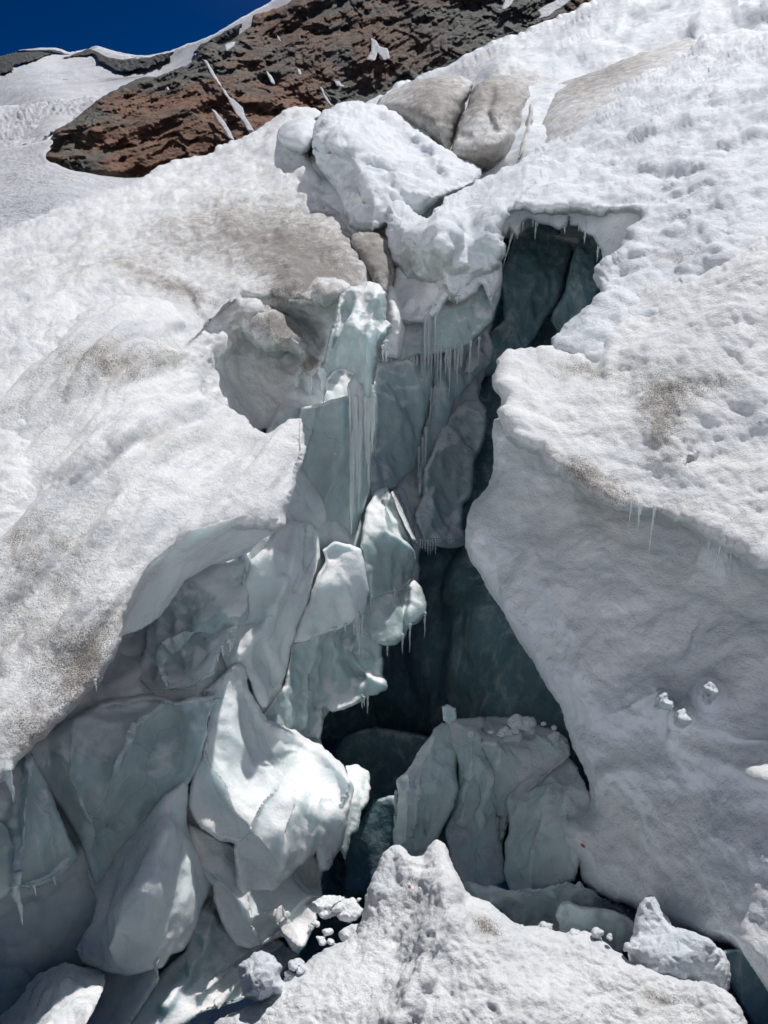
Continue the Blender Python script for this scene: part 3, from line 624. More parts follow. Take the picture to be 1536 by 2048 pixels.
R2 = mass('glacier_lip', [(992, 735), (998, 712), (1020, 698), (1055, 700), (1078, 688), (1110, 700), (1150, 704), (1190, 690), (1215, 670), (1238, 640), (1245, 610), (1268, 580), (1300, 562), (1360, 556), (1420, 540), (1480, 500), (1560, 450), (1950, 380), (2050, 900), (2000, 1500), (1700, 1300), (1560, 1170), (1525, 1150), (1500, 1130), (1470, 1105), (1430, 1090), (1390, 1060), (1350, 1045), (1300, 1035), (1280, 1034), (1262, 1028), (1240, 1020), (1205, 1008), (1170, 990), (1140, 962), (1110, 945), (1092, 930), (1085, 905), (1050, 895), (1020, 880), (1006, 855), (995, 830), (1002, 800), (990, 770)],
    [(1000, 715, 4.9), (1150, 704, 5.0), (1250, 610, 5.25), (1360, 556, 5.1), (1560, 450, 4.9), (1950, 380, 4.0), (995, 830, 4.2), (1090, 920, 3.9), (1180, 995, 3.6), (1280, 1030, 3.45), (1350, 930, 3.75), (1200, 850, 4.15), (1100, 780, 4.55), (1450, 750, 4.2), (1450, 1080, 3.15), (1540, 1150, 2.9), (1540, 1000, 3.3), (1900, 1000, 2.8), (1700, 1400, 2.3), (1300, 700, 4.65)],
    M_SLAB, g=3.5, r=26, round_=.22, T=.75, rb=60, rough=4.5, crust=.022,
    noise=[(.09, 1.0, 'n', 3), (-.05, .6, 's', 0, (1, .7, 1)), (.04, .28, 'b', 3), (.014, .1, 'n', 3), (.004, .035, 'n', 2)],
    strokes=[('ridge', [(1245, 620), (1225, 680), (1215, 740)], 0.045, 14.4), ('ridge', [(1300, 570), (1270, 660), (1260, 760)], -0.025, 48), ('ridge', [(1440, 640), (1420, 760), (1330, 880)], 0.07, 48), ('ridge', [(1090, 800), (1140, 880), (1230, 930), (1330, 900)], -0.015, 36), ('step', [(1536, 930), (1400, 925), (1330, 860)], 0.04, 48), ('ridge', [(1500, 560), (1480, 700), (1520, 820)], 0.06, 36)],
    dirt=[(1150, 735, 110, 22, 8, .55), (1200, 965, 110, 30, 28, .95), (1330, 800, 60, 90, 30, .6), (1450, 760, 90, 30, -10, .55), (1400, 930, 120, 20, 5, .35), (1330, 870, 40, 60, 20, .5), (1490, 1060, 80, 40, 20, .25), (1250, 780, 120, 60, 0, .3), (1360, 1010, 60, 25, 0, .5)])
tag(R2, 'overhanging lip of dirty old snow on the right above the shaded ice wall', kind='structure')

W = mass('ice_wall', [(984, 850), (992, 835), (1060, 820), (1500, 850), (2100, 1000), (2200, 2400), (1700, 2200), (1560, 2020), (1480, 1900), (1400, 1880), (1330, 1850), (1270, 1815), (1215, 1800), (1185, 1790), (1165, 1762), (1155, 1730), (1140, 1700), (1122, 1688), (1128, 1660), (1124, 1642), (1150, 1636), (1170, 1630), (1184, 1608), (1178, 1560), (1160, 1520), (1140, 1490), (1120, 1420), (1085, 1360), (1040, 1290), (1000, 1210), (960, 1150), (932, 1100), (928, 1050), (935, 1020), (960, 985), (982, 965), (985, 910)],
    [(985, 870, 5.2), (985, 960, 5.1), (935, 1060, 4.95), (1000, 1210, 4.75), (1100, 1400, 4.327), (1180, 1600, 3.804), (1130, 1680, 3.655), (1200, 1790, 3.357), (1400, 1880, 2.61), (1200, 1000, 4.75), (1300, 1080, 4.252), (1300, 1250, 3.804), (1250, 1400, 3.655), (1400, 1420, 3.207), (1300, 1700, 3.207), (1500, 1600, 2.61), (1500, 1250, 3.282), (1800, 1300, 2.61), (1800, 1900, 1.566), (1550, 2000, 1.939), (1100, 1200, 4.327), (1150, 1350, 4.028)],
    M_WALL, g=3.5, r=30, round_=.3, T=1.0, rb=80, rough=2.0, crust=.006, key='wall',
    noise=[(.09, .8, 'n', 4), (.10, .55, 's', 0, (1, 1, .6)), (.04, .2, 'n', 3), (.008, .05, 'n', 2)],
    strokes=[('ridge', [(1020, 1150), (1090, 1280), (1150, 1400), (1200, 1520)], -0.036, 28.6), ('ridge', [(1060, 1100), (1130, 1250), (1190, 1420)], 0.03, 26.4), ('blob', [(1325, 1400)], 0.12, 26.4), ('blob', [(1362, 1432)], 0.108, 19.8), ('blob', [(1418, 1385)], 0.108, 24.2), ('blob', [(1310, 1370)], 0.072, 22),
             ('blob', [(1450, 1100)], 0.096, 44), ('ridge', [(1350, 1480), (1450, 1530), (1536, 1560)], 0.03, 15.4), ('step', [(1370, 1300), (1330, 1380), (1390, 1450), (1480, 1480)], 0.036, 55), ('blob', [(1490, 1330)], 0.072, 66), ('blob', [(1250, 1310)], -0.048, 66)],
    dirt=[(1440, 1505, 80, 14, 20, .3), (1330, 1660, 40, 12, 0, .3)], stain=[(1160, 1694, 5, 5, 0, 1.2)])
tag(W, 'tall shaded blue grey ice wall below the overhanging lip on the right', kind='structure')
for i, (x, y, r_, l) in enumerate([(1325, 1402, 22, 'upper left lit snow nub sticking out of the shaded wall'), (1362, 1436, 15, 'lowest lit snow nub sticking out of the shaded wall'), (1418, 1386, 17, 'right lit snow nub sticking out of the shaded wall')]):
    blk(l, [(x + r_ * math.cos(a) * (1 + .25 * math.sin(3 * a + i)), y + r_ * 1.25 * math.sin(a) * (1 + .2 * math.cos(2 * a + i))) for a in np.linspace(0, 6.28, 12)[:-1]],
        lambda px, py: DEPTH['wall'](px, py) - .33, M_FIRN, name='snow_nub', cat='snow lump', g=2, r=r_, round_=.14, T=.25, rb=r_, rough=5, noise=[(.035, .09, 'b', 3), (.01, .03, 'n', 2)], crust=.012)

# --- left slabs
L1 = mass('glacier_slab', [(-400, 640), (-120, 510), (0, 459), (40, 446), (62, 440), (100, 420), (130, 402), (170, 392), (210, 384), (262, 366), (300, 344), (335, 326), (352, 316), (385, 314), (425, 308), (440, 288), (475, 280), (510, 268), (545, 235), (575, 216), (605, 210), (640, 216), (652, 232), (628, 250), (612, 290), (622, 322), (650, 362), (676, 400), (692, 450), (708, 482), (728, 520), (745, 560), (765, 575), (740, 590), (700, 610), (682, 640), (664, 690), (640, 735), (615, 745), (600, 780), (575, 830), (545, 868), (520, 866), (440, 960), (200, 1050), (-400, 1300)],
    [(0, 459, 8.6), (-300, 560, 8), (262, 366, 10), (440, 290, 11.2), (605, 212, 11.6), (640, 350, 9.4), (700, 460, 8.2), (745, 570, 6.9), (660, 590, 6.3), (550, 480, 7.7), (400, 420, 8.8), (400, 560, 6.4), (200, 560, 6.3), (0, 620, 5.7), (-300, 800, 4.6), (500, 620, 5.9), (620, 600, 6.0), (480, 700, 5.85), (560, 720, 6.45), (640, 720, 6.15), (545, 860, 5.9), (440, 800, 5.4), (300, 760, 5.0), (200, 900, 4.3), (620, 660, 6.4), (540, 650, 6.3), (540, 600, 6.0)],
    M_SLAB, g=3.5, r=22, round_=.3, T=1.3, rb=80, rough=3.5, crust=.03,
    noise=[(.10, 1.2, 'n', 4), (-.09, .7, 's', 0, (1, .5, 1)), (.06, .4, 'b', 3, (1, .6, 1)), (.02, .13, 'b', 3), (.006, .04, 'n', 2)],
    strokes=[('step', [(470, 600), (560, 590), (640, 610), (700, 600)], .16, 60), ('ridge', [(350, 560), (372, 585), (385, 610)], -.08, 10), ('ridge', [(590, 560), (600, 600), (640, 612), (680, 590)], .20, 26),
             ('ridge', [(500, 620), (520, 660), (560, 690)], .22, 30), ('ridge', [(480, 640), (490, 740), (520, 840)], -.12, 20), ('blob', [(615, 720)], .15, 26), ('step', [(0, 540), (200, 500), (330, 500), (460, 540)], -.14, 60), ('ridge', [(130, 480), (300, 440), (480, 380)], .12, 34), ('ridge', [(80, 600), (200, 560), (330, 530)], .12, 26), ('blob', [(455, 740)], -.1, 40)],
    dirt=[(570, 480, 230, 110, 8, .8), (620, 520, 120, 60, 10, .5), (350, 575, 110, 26, 20, .8), (640, 585, 100, 40, 0, .7), (330, 470, 240, 50, -10, .35), (150, 540, 240, 30, -8, .3)])
tag(L1, 'grey grit covered glacier slab sloping up to the left skyline', kind='structure')
blk('dirty frozen snow bulge hanging below the gritty crest of the left slab',
    [(472, 640), (478, 612), (505, 598), (545, 606), (575, 632), (604, 655), (634, 684), (646, 720), (640, 742), (618, 754), (606, 744), (598, 712), (570, 700), (540, 706), (510, 694), (484, 676)],
    [(480, 620, 5.75), (540, 606, 5.85), (640, 700, 5.9), (618, 750, 5.8), (490, 680, 5.7), (550, 660, 5.5), (600, 690, 5.62)], M_SLAB, name='snow_bulge', cat='snow bulge', g=2.5, r=26, round_=.32, T=.7, rb=26, rough=3.5, noise=[(.06, .3, 'b', 3), (.02, .1, 'n', 3)], crust=.02, dirt=[(560, 650, 90, 60, 20, 1.1), (620, 730, 20, 20, 0, 1.2)])
blk('gritty scalloped lip of dirty snow above the icicles beside the pale pillar',
    [(560, 590), (585, 566), (630, 552), (680, 556), (704, 570), (694, 592), (672, 606), (650, 614), (625, 610), (598, 612), (574, 606)],
    [(570, 590, 5.9), (700, 570, 6.0), (620, 560, 6.1), (650, 612, 5.7), (600, 608, 5.7), (640, 585, 5.65)], M_SLAB, name='snow_bulge', cat='snow bulge', g=2.5, r=20, round_=.25, T=.7, rb=24, rough=3.5, noise=[(.05, .25, 'b', 3), (.02, .1, 'n', 3)], crust=.02, dirt=[(640, 580, 80, 40, 0, .7)])
L2 = mass('glacier_slab', [(-500, 980), (-250, 830), (-60, 735), (60, 680), (150, 630), (215, 600), (270, 586), (330, 592), (360, 620), (378, 660), (392, 720), (400, 760), (412, 800), (445, 808), (470, 822), (494, 838), (500, 852), (520, 858), (540, 866), (560, 850), (580, 842), (604, 838), (608, 856), (617, 890), (608, 925), (592, 962), (580, 1000), (568, 1030), (570, 1050), (555, 1062), (520, 1055), (480, 1056), (430, 1074), (390, 1090), (350, 1110), (320, 1138), (290, 1170), (265, 1205), (250, 1240), (245, 1270), (225, 1320), (195, 1370), (160, 1400), (130, 1430), (90, 1470), (50, 1510), (20, 1545), (0, 1572), (-60, 1620), (-500, 1800)],
    [(-250, 830, 4.7), (60, 680, 5.3), (270, 588, 5.9), (330, 620, 5.7), (250, 650, 5.15), (395, 740, 5.35), (410, 800, 5.0), (500, 850, 4.75), (545, 866, 4.5), (606, 842, 4.35), (612, 900, 4.1), (568, 1040, 3.65), (430, 1072, 3.4), (320, 1140, 3.15), (250, 1250, 2.8), (160, 1400, 2.45), (0, 1570, 2.1), (-400, 1750, 1.8), (300, 800, 4.45), (200, 1000, 3.4), (0, 900, 3.9), (0, 1200, 2.8), (400, 950, 3.75), (-400, 1200, 2.9), (100, 1350, 2.5), (500, 950, 3.85)],
    M_SLAB, g=3.5, r=16, round_=.10, T=.45, rb=60, rough=3.5, crust=.016,
    noise=[(.035, .8, 'n', 3), (.15, 1, 'n', 2, ((3.4,-1.15,0),(.2,.62,0),(0,0,1.5))), (.05, .6, 'b', 2, ((3.4,-1.15,0),(.2,.62,0),(0,0,1.5))), (.012, .25, 'n', 3, (1, .5, 1)), (.006, .07, 'b', 3), (.002, .03, 'n', 2)],
    strokes=[('ridge', [(400, 790), (300, 830), (150, 900), (0, 960)], 0.0399, 34.3), ('ridge', [(420, 850), (330, 880), (180, 980), (0, 1060)], -0.0199, 32.9), ('ridge', [(500, 860), (420, 880), (300, 950), (170, 1060), (0, 1180)], 0.0399, 37.2), ('ridge', [(480, 930), (400, 960), (260, 1090), (130, 1200)], -0.0142, 37.2), ('ridge', [(590, 860), (560, 900), (480, 960), (380, 1060)], 0.0399, 34.3), ('ridge', [(560, 990), (520, 1010), (440, 1050)], 0.0285, 22.9),
             ('ridge', [(250, 600), (330, 640), (380, 720)], 0.0456, 42.9), ('ridge', [(200, 700), (330, 700), (390, 760)], -0.0199, 40), ('ridge', [(0, 800), (150, 740), (280, 730)], 0.0342, 34.3), ('ridge', [(220, 850), (340, 790), (400, 780)], -0.0142, 21.5), ('ridge', [(0, 1300), (100, 1250), (220, 1150)], 0.0228, 31.5)],
    dirt=[(240, 715, 230, 40, 0, .6), (90, 800, 220, 60, -25, .42), (170, 1330, 60, 140, 35, 1.0), (60, 1210, 120, 200, 30, .5), (350, 870, 200, 26, -20, .4), (30, 1050, 140, 100, 0, .35), (450, 880, 90, 18, -8, .35), (60, 1470, 60, 60, 0, .5)])
tag(L2, 'large near slab of dirty granular snow on the left, ending in a raised pointed tip', kind='structure')
U2 = blk('smooth pale ice band along the underside of the near left slab',
    [(566, 1048), (548, 1066), (520, 1080), (500, 1104), (470, 1116), (420, 1132), (370, 1160), (346, 1196), (318, 1236), (275, 1262), (246, 1272), (238, 1256), (262, 1200), (300, 1130), (380, 1060), (480, 1030), (556, 1035)],
    absd([(560,1050,4.05),(480,1040,3.9),(430,1074,3.86),(330,1130,3.7),(250,1230,3.5),(246,1272,3.65),(318,1236,4.0),(350,1190,4.05),(420,1132,4.2),(500,1104,4.3)]), M_ICE_B, g=3, r=8, round_=.05, T=.5, rb=30, name='ice_ledge', cat='ice ledge')
P1 = blk('upright pillar of pale ice with a dirty cap and hanging icicles, centre',
    [(676, 596), (700, 572), (735, 560), (760, 566), (774, 585), (776, 610), (770, 640), (782, 650), (776, 670), (762, 690), (756, 720), (750, 760), (744, 800), (730, 800), (722, 770), (712, 790), (704, 750), (690, 740), (668, 742), (655, 760), (648, 800), (640, 806), (645, 760), (650, 720), (660, 670), (668, 630)],
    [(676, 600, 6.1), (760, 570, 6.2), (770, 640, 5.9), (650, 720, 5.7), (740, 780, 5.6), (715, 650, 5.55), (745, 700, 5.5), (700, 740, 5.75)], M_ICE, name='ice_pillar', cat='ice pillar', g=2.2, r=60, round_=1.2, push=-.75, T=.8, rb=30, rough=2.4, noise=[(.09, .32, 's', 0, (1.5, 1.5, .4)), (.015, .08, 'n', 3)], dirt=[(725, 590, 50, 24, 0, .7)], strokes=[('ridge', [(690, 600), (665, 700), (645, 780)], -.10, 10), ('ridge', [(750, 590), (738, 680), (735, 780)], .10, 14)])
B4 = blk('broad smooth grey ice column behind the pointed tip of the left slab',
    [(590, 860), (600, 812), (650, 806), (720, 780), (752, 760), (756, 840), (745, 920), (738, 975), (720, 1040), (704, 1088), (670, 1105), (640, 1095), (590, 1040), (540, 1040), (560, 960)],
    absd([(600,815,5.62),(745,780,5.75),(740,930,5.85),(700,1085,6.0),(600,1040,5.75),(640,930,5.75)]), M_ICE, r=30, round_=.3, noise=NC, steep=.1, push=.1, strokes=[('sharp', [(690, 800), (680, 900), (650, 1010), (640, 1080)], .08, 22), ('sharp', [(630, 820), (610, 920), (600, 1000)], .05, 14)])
B3 = blk('large blue grey ice flake with a bright streaked edge, left of centre',
    [(500, 1122), (532, 1098), (552, 1060), (578, 1040), (610, 1042), (632, 1048), (640, 1080), (643, 1112), (632, 1150), (618, 1200), (600, 1240), (586, 1290), (578, 1340), (568, 1370), (545, 1392), (530, 1420), (514, 1400), (500, 1360), (478, 1330), (455, 1340), (440, 1300), (470, 1200)],
    rel(G, [(520,1110,.1),(630,1060,.3),(643,1110,.4),(600,1240,.45),(575,1340,.4),(540,1400,.35),(460,1330,.03),(480,1230,0),(550,1200,.22)], .5), M_ICE_B, r=26, round_=.25, noise=NC, strokes=[('ridge', [(600, 1050), (585, 1150), (530, 1260), (480, 1310)], .14, 16), ('ridge', [(630, 1080), (590, 1180)], -.08, 10)])
B2 = blk('grey concave ice block under the left slab with a jagged right edge',
    [(345, 1190), (400, 1120), (470, 1090), (502, 1104), (503, 1130), (494, 1160), (500, 1195), (495, 1236), (480, 1250), (468, 1272), (446, 1300), (436, 1312), (432, 1345), (410, 1360), (380, 1384), (330, 1382), (300, 1384), (270, 1360), (272, 1320), (290, 1295), (290, 1262), (320, 1220)],
    rel(G, [(345,1190,.1),(400,1130,.05),(500,1110,.1),(497,1200,.35),(470,1270,.4),(430,1340,.35),(300,1380,.05),(400,1250,.12)]), M_ICE, r=24, round_=.25, rough=2.2, noise=NC, strokes=[('step', [(335, 1340), (345, 1300), (400, 1265), (470, 1240)], .14, 40), ('ridge', [(440, 1220), (380, 1260), (335, 1300)], .08, 14)])
B5 = blk('glassy bulging ice lobe with a drip fringe, centre of the crevasse',
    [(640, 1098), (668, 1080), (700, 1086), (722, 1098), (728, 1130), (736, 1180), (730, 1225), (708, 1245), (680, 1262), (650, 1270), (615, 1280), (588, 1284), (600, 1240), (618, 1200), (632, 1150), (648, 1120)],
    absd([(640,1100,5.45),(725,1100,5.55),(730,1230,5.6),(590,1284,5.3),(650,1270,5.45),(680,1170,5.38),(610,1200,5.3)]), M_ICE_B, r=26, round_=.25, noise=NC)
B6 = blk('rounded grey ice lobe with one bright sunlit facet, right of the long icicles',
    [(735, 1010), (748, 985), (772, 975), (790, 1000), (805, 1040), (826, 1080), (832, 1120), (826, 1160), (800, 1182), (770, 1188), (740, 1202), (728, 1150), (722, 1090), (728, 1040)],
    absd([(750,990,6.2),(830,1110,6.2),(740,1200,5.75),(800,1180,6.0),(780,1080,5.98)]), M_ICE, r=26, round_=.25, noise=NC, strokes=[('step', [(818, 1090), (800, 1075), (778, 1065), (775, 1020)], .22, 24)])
blk('thin pale ice leaf standing beside the black hole in the crevasse',
    [(782, 985), (800, 970), (812, 985), (818, 1010), (826, 1050), (834, 1085), (824, 1080), (806, 1045), (796, 1020)],
    rel(G, [(790, 980, .2), (830, 1080, .35), (800, 1010, .3)]), M_ICE_B, g=2.5, r=8, round_=.08, T=.2, rb=10, rough=1, name='ice_leaf', cat='ice leaf')
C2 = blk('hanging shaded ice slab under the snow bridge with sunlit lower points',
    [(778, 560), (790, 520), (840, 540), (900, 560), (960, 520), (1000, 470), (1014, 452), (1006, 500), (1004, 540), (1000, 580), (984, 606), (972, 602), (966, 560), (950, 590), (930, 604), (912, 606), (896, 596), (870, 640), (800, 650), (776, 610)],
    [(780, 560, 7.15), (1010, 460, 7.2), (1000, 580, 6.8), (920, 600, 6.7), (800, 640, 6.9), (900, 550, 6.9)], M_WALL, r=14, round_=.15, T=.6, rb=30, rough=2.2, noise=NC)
C3 = blk('curved greenish ice shelf under the hanging slab, fringed with fine icicles',
    [(796, 620), (880, 580), (1000, 530), (1004, 560), (1000, 600), (985, 640), (965, 662), (940, 688), (905, 704), (870, 712), (835, 712), (800, 722), (790, 690)],
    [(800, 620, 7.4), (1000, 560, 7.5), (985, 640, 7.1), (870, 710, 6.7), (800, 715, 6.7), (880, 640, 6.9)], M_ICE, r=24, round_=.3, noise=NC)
blk('shaded snow lump tucked left of the hanging slab, above the fine icicles',
    [(770, 560), (790, 575), (800, 610), (806, 650), (812, 670), (806, 700), (798, 722), (784, 715), (770, 712), (762, 680), (774, 640), (768, 610)],
    [(775, 570, 6.9), (800, 700, 6.5), (765, 690, 6.5), (790, 640, 6.5)], M_WALL, name='snow_block', cat='snow block', g=3, r=16, round_=.2, T=.5, rb=25, rough=2.5, noise=NR)
C4 = blk('dark greenish hanging ice slab behind the long icicles',
    [(742, 720), (800, 716), (862, 708), (870, 730), (866, 780), (858, 800), (852, 830), (845, 862), (840, 900), (828, 940), (806, 960), (792, 978), (770, 985), (742, 1000), (735, 960), (740, 850)],
    rel(G, [(745,720,.1),(865,715,.3),(850,860,.5),(770,985,.35),(800,830,.4),(740,900,.1)], .5), M_ICE, r=24, round_=.3, noise=NC)
C5 = blk('slanting teal ice slab behind the fringe, right of the hanging slab',
    [(868, 705), (905, 700), (945, 680), (975, 650), (990, 690), (985, 725), (960, 745), (935, 772), (910, 800), (895, 850), (880, 900), (850, 960), (838, 1000), (830, 900), (850, 850), (865, 790)],
    rel(G, [(870,710,.05),(975,655,.3),(985,720,.4),(900,800,.2),(840,990,.1)]), M_ICE, r=16, round_=.2, noise=NC, strokes=[('sharp', [(800, 730), (795, 850), (775, 950)], .10, 18)])
blk('small bright ice wedge catching the sun in the upper crevasse',
    [(935, 712), (945, 690), (952, 698), (958, 730), (946, 745), (928, 745)], rel(G, [(945, 690, .3), (950, 740, .5), (930, 740, .4)]), M_ICE_B, g=2.5, r=10, round_=.1, T=.3, rb=12, name='ice_wedge', cat='ice wedge')
B19 = blk('long twisted teal ice blade deep in the crevasse against the right wall',
    [(865, 900), (880, 850), (905, 820), (930, 800), (960, 795), (976, 820), (972, 860), (965, 900), (948, 930), (950, 960), (945, 990), (930, 1010), (926, 1050), (935, 1090), (900, 1096), (850, 1090), (838, 1060), (830, 1030), (845, 990), (845, 940)],
    rel(G, [(930,800,.1),(972,850,.5),(945,960,.6),(930,1080,.4),(840,1060,.1),(880,920,.4),(860,850,.05)]), M_ICE, r=30, round_=.35, noise=NC)
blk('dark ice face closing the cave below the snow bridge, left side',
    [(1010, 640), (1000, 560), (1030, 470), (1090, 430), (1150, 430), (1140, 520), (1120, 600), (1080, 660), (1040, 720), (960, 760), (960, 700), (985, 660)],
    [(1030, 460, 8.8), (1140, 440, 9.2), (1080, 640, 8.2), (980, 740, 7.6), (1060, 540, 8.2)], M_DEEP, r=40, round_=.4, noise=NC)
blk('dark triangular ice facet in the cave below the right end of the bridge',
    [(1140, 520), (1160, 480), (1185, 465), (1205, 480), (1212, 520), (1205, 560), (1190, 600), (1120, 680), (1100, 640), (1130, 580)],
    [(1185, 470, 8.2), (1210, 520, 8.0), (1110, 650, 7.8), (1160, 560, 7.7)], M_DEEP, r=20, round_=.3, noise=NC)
B7a = blk('grey ice lobe with a ragged point, lower right of the drip fringe',
    [(722, 1200), (760, 1186), (800, 1180), (828, 1160), (844, 1176), (860, 1208), (852, 1232), (835, 1248), (818, 1256), (812, 1276), (790, 1290), (768, 1290), (740, 1286), (715, 1270), (710, 1240)],
    rel(G, [(730,1200,.1),(840,1170,.3),(858,1210,.5),(780,1288,.5),(720,1260,.3)], .5), M_ICE, r=22, round_=.25, rough=2, noise=NC, strokes=[('ridge', [(810, 1180), (805, 1240), (810, 1270)], -.08, 8)])
B7b = blk('rough grey ice mass under the central lobes, dripping over the black cave',
    [(580, 1290), (640, 1268), (700, 1240), (740, 1270), (764, 1290), (768, 1320), (766, 1350), (776, 1362), (774, 1378), (752, 1390), (735, 1392), (715, 1408), (690, 1420), (664, 1428), (648, 1416), (652, 1440), (640, 1480), (560, 1480), (520, 1440), (545, 1400), (570, 1370)],
    rel(G, [(600,1290,.05),(700,1250,.2),(765,1320,.5),(770,1375,.6),(670,1425,.5),(600,1470,.2),(560,1420,.15),(640,1350,.2),(700,1350,.4)], .5), M_ICE, r=26, round_=.3, rough=2.2, noise=[(.10, .5, 'b', 3), (.02, .12, 'n', 3)], strokes=[('sharp', [(640, 1280), (625, 1360), (610, 1450)], .10, 16), ('sharp', [(700, 1300), (720, 1340), (760, 1370)], .08, 12), ('ridge', [(700, 1260), (690, 1320), (720, 1350)], -.10, 10), ('ridge', [(650, 1290), (655, 1350), (640, 1410)], -.08, 12)])
B8 = blk('bright pale ice block with a crusted snowy top, lower centre left',
    [(378, 1590), (386, 1545), (402, 1500), (412, 1450), (408, 1400), (400, 1380), (430, 1358), (458, 1330), (478, 1322), (492, 1334), (498, 1370), (512, 1400), (535, 1440), (560, 1452), (590, 1462), (612, 1478), (640, 1488), (662, 1510), (690, 1534), (708, 1570), (706, 1596), (694, 1640), (690, 1680), (672, 1710), (655, 1738), (640, 1740), (634, 1700), (610, 1720), (580, 1755), (545, 1780), (520, 1782), (488, 1792), (470, 1775), (468, 1690), (430, 1675), (400, 1660), (382, 1630)],
    rel(G, [(385,1560,.25),(410,1400,.05),(475,1325,.2),(500,1390,.3),(600,1470,.35),(705,1575,.55),(690,1680,.55),(640,1735,.5),(490,1790,.5),(470,1690,.4),(400,1655,.3),(480,1500,.35),(580,1600,.5)], .7), M_ICE_B, r=36, round_=.35, T=.9, rough=2.4, crust=.014, noise=NC,
    strokes=[('sharp', [(640, 1590), (630, 1660), (600, 1750)], .07, 14), ('sharp', [(600, 1570), (575, 1650), (560, 1740)], .06, 14), ('step', [(400, 1500), (430, 1580), (470, 1640), (520, 1690)], .09, 40), ('step', [(380, 1670), (430, 1676), (470, 1690), (500, 1682), (520, 1640)], .10, 50), ('ridge', [(560, 1460), (640, 1500), (695, 1560)], .10, 14), ('ridge', [(500, 1400), (490, 1480), (520, 1560)], -.06, 16), ('ridge', [(620, 1560), (580, 1640), (560, 1720)], .06, 16)],
    dirt=[(640, 1500, 60, 20, 30, .3)])
blk('ragged translucent crust hanging behind the right edge of the bright block',
    [(690, 1532), (712, 1528), (736, 1545), (742, 1575), (738, 1600), (722, 1620), (716, 1660), (705, 1665), (698, 1690), (690, 1720), (682, 1700), (688, 1640), (700, 1590)],
    rel(G, [(700, 1535, .1), (740, 1570, .1), (690, 1710, .3), (715, 1620, .2)]), M_ICE, name='ice_crust', cat='ice crust', g=2.5, r=12, round_=.1, T=.25, rb=14, rough=2.6, crust=.012)
B9 = blk('smooth ice slab leaning under the bright block, tapering to a point',
    [(375, 1600), (384, 1650), (470, 1690), (560, 1700), (630, 1700), (650, 1745), (645, 1800), (630, 1860), (612, 1895), (598, 1912), (580, 1906), (565, 1880), (540, 1890), (500, 1900), (470, 1890), (440, 1840), (428, 1800), (425, 1770), (400, 1740), (378, 1690)],
    rel(G, [(380,1640,.05),(470,1700,.05),(640,1720,.15),(640,1840,.4),(598,1908,.45),(480,1890,.3),(430,1790,.25),(530,1800,.3)]), M_ICE_B, r=26, round_=.25, noise=NC, strokes=[('sharp', [(495, 1720), (500, 1790), (505, 1850)], .08, 16), ('step', [(430, 1760), (480, 1810), (500, 1850), (570, 1830), (640, 1800)], .08, 40), ('ridge', [(560, 1830), (600, 1890)], .06, 12)])
B10 = blk('curved grey shell of ice filling the lower left hollow',
    [(40, 1500), (110, 1460), (165, 1425), (200, 1400), (250, 1388), (310, 1380), (350, 1402), (400, 1392), (432, 1384), (446, 1396), (430, 1412), (414, 1440), (414, 1470), (402, 1520), (384, 1562), (340, 1610), (300, 1650), (262, 1700), (230, 1760), (192, 1770), (172, 1720), (160, 1680), (120, 1620), (90, 1570), (60, 1550)],
    rel(G, [(60,1510,.05),(200,1405,.1),(340,1400,.1),(440,1392,.35),(410,1460,.3),(390,1550,.25),(300,1640,.15),(200,1760,.15),(100,1570,.1),(240,1520,.3),(320,1480,.1)]), M_ICE, r=34, round_=.3, noise=NC, strokes=[('sharp', [(335, 1395), (270, 1450), (235, 1540), (225, 1660)], .07, 26), ('sharp', [(150, 1440), (140, 1540), (190, 1680)], .08, 20), ('ridge', [(360, 1404), (280, 1440), (230, 1520), (200, 1640)], .07, 22), ('ridge', [(120, 1480), (130, 1560), (180, 1640)], .07, 16), ('ridge', [(330, 1430), (300, 1530), (240, 1640)], -.06, 24)])
B11 = blk('smooth ice slab with a bright sunlit right half and a sharp elbow edge, lower left',
    [(374, 1558), (378, 1600), (376, 1640), (378, 1675), (398, 1710), (420, 1745), (428, 1762), (415, 1790), (400, 1820), (392, 1852), (380, 1880), (366, 1900), (340, 1912), (324, 1935), (300, 1940), (260, 1950), (210, 1945), (160, 1920), (148, 1900), (180, 1850), (190, 1800), (170, 1740), (200, 1700), (240, 1690), (290, 1640), (330, 1590)],
    rel(G, [(372,1565,.2),(376,1650,.18),(425,1762,.12),(370,1890,.3),(220,1940,.45),(160,1900,.2),(190,1740,.05),(280,1660,.15),(300,1760,.62),(290,1860,.62),(335,1660,.45)]), M_ICE_B, r=18, round_=.15, T=.6, noise=[(.06, .5, 's', 0), (.03, .16, 's', 0), (.008, .06, 'n', 2)], strokes=[('sharp', [(300, 1700), (250, 1800), (215, 1900)], .06, 18)])
B12 = blk('faceted grey ice wedge at the left frame edge below the dirty slab',
    [(-250, 1600), (-60, 1600), (0, 1560), (40, 1520), (60, 1500), (84, 1540), (110, 1610), (140, 1670), (162, 1712), (140, 1740), (110, 1765), (80, 1780), (54, 1784), (36, 1770), (20, 1790), (0, 1802), (-100, 1860), (-300, 1900)],
    rel(G, [(0,1565,.1),(60,1505,.1),(160,1715,.3),(50,1780,.5),(0,1795,.5),(-250,1700,.4),(50,1640,.35)]), M_ICE, r=22, round_=.2, noise=NC, strokes=[('ridge', [(62, 1520), (50, 1640), (38, 1770)], .12, 12), ('step', [(40, 1740), (20, 1650), (-60, 1590)], .06, 30)])
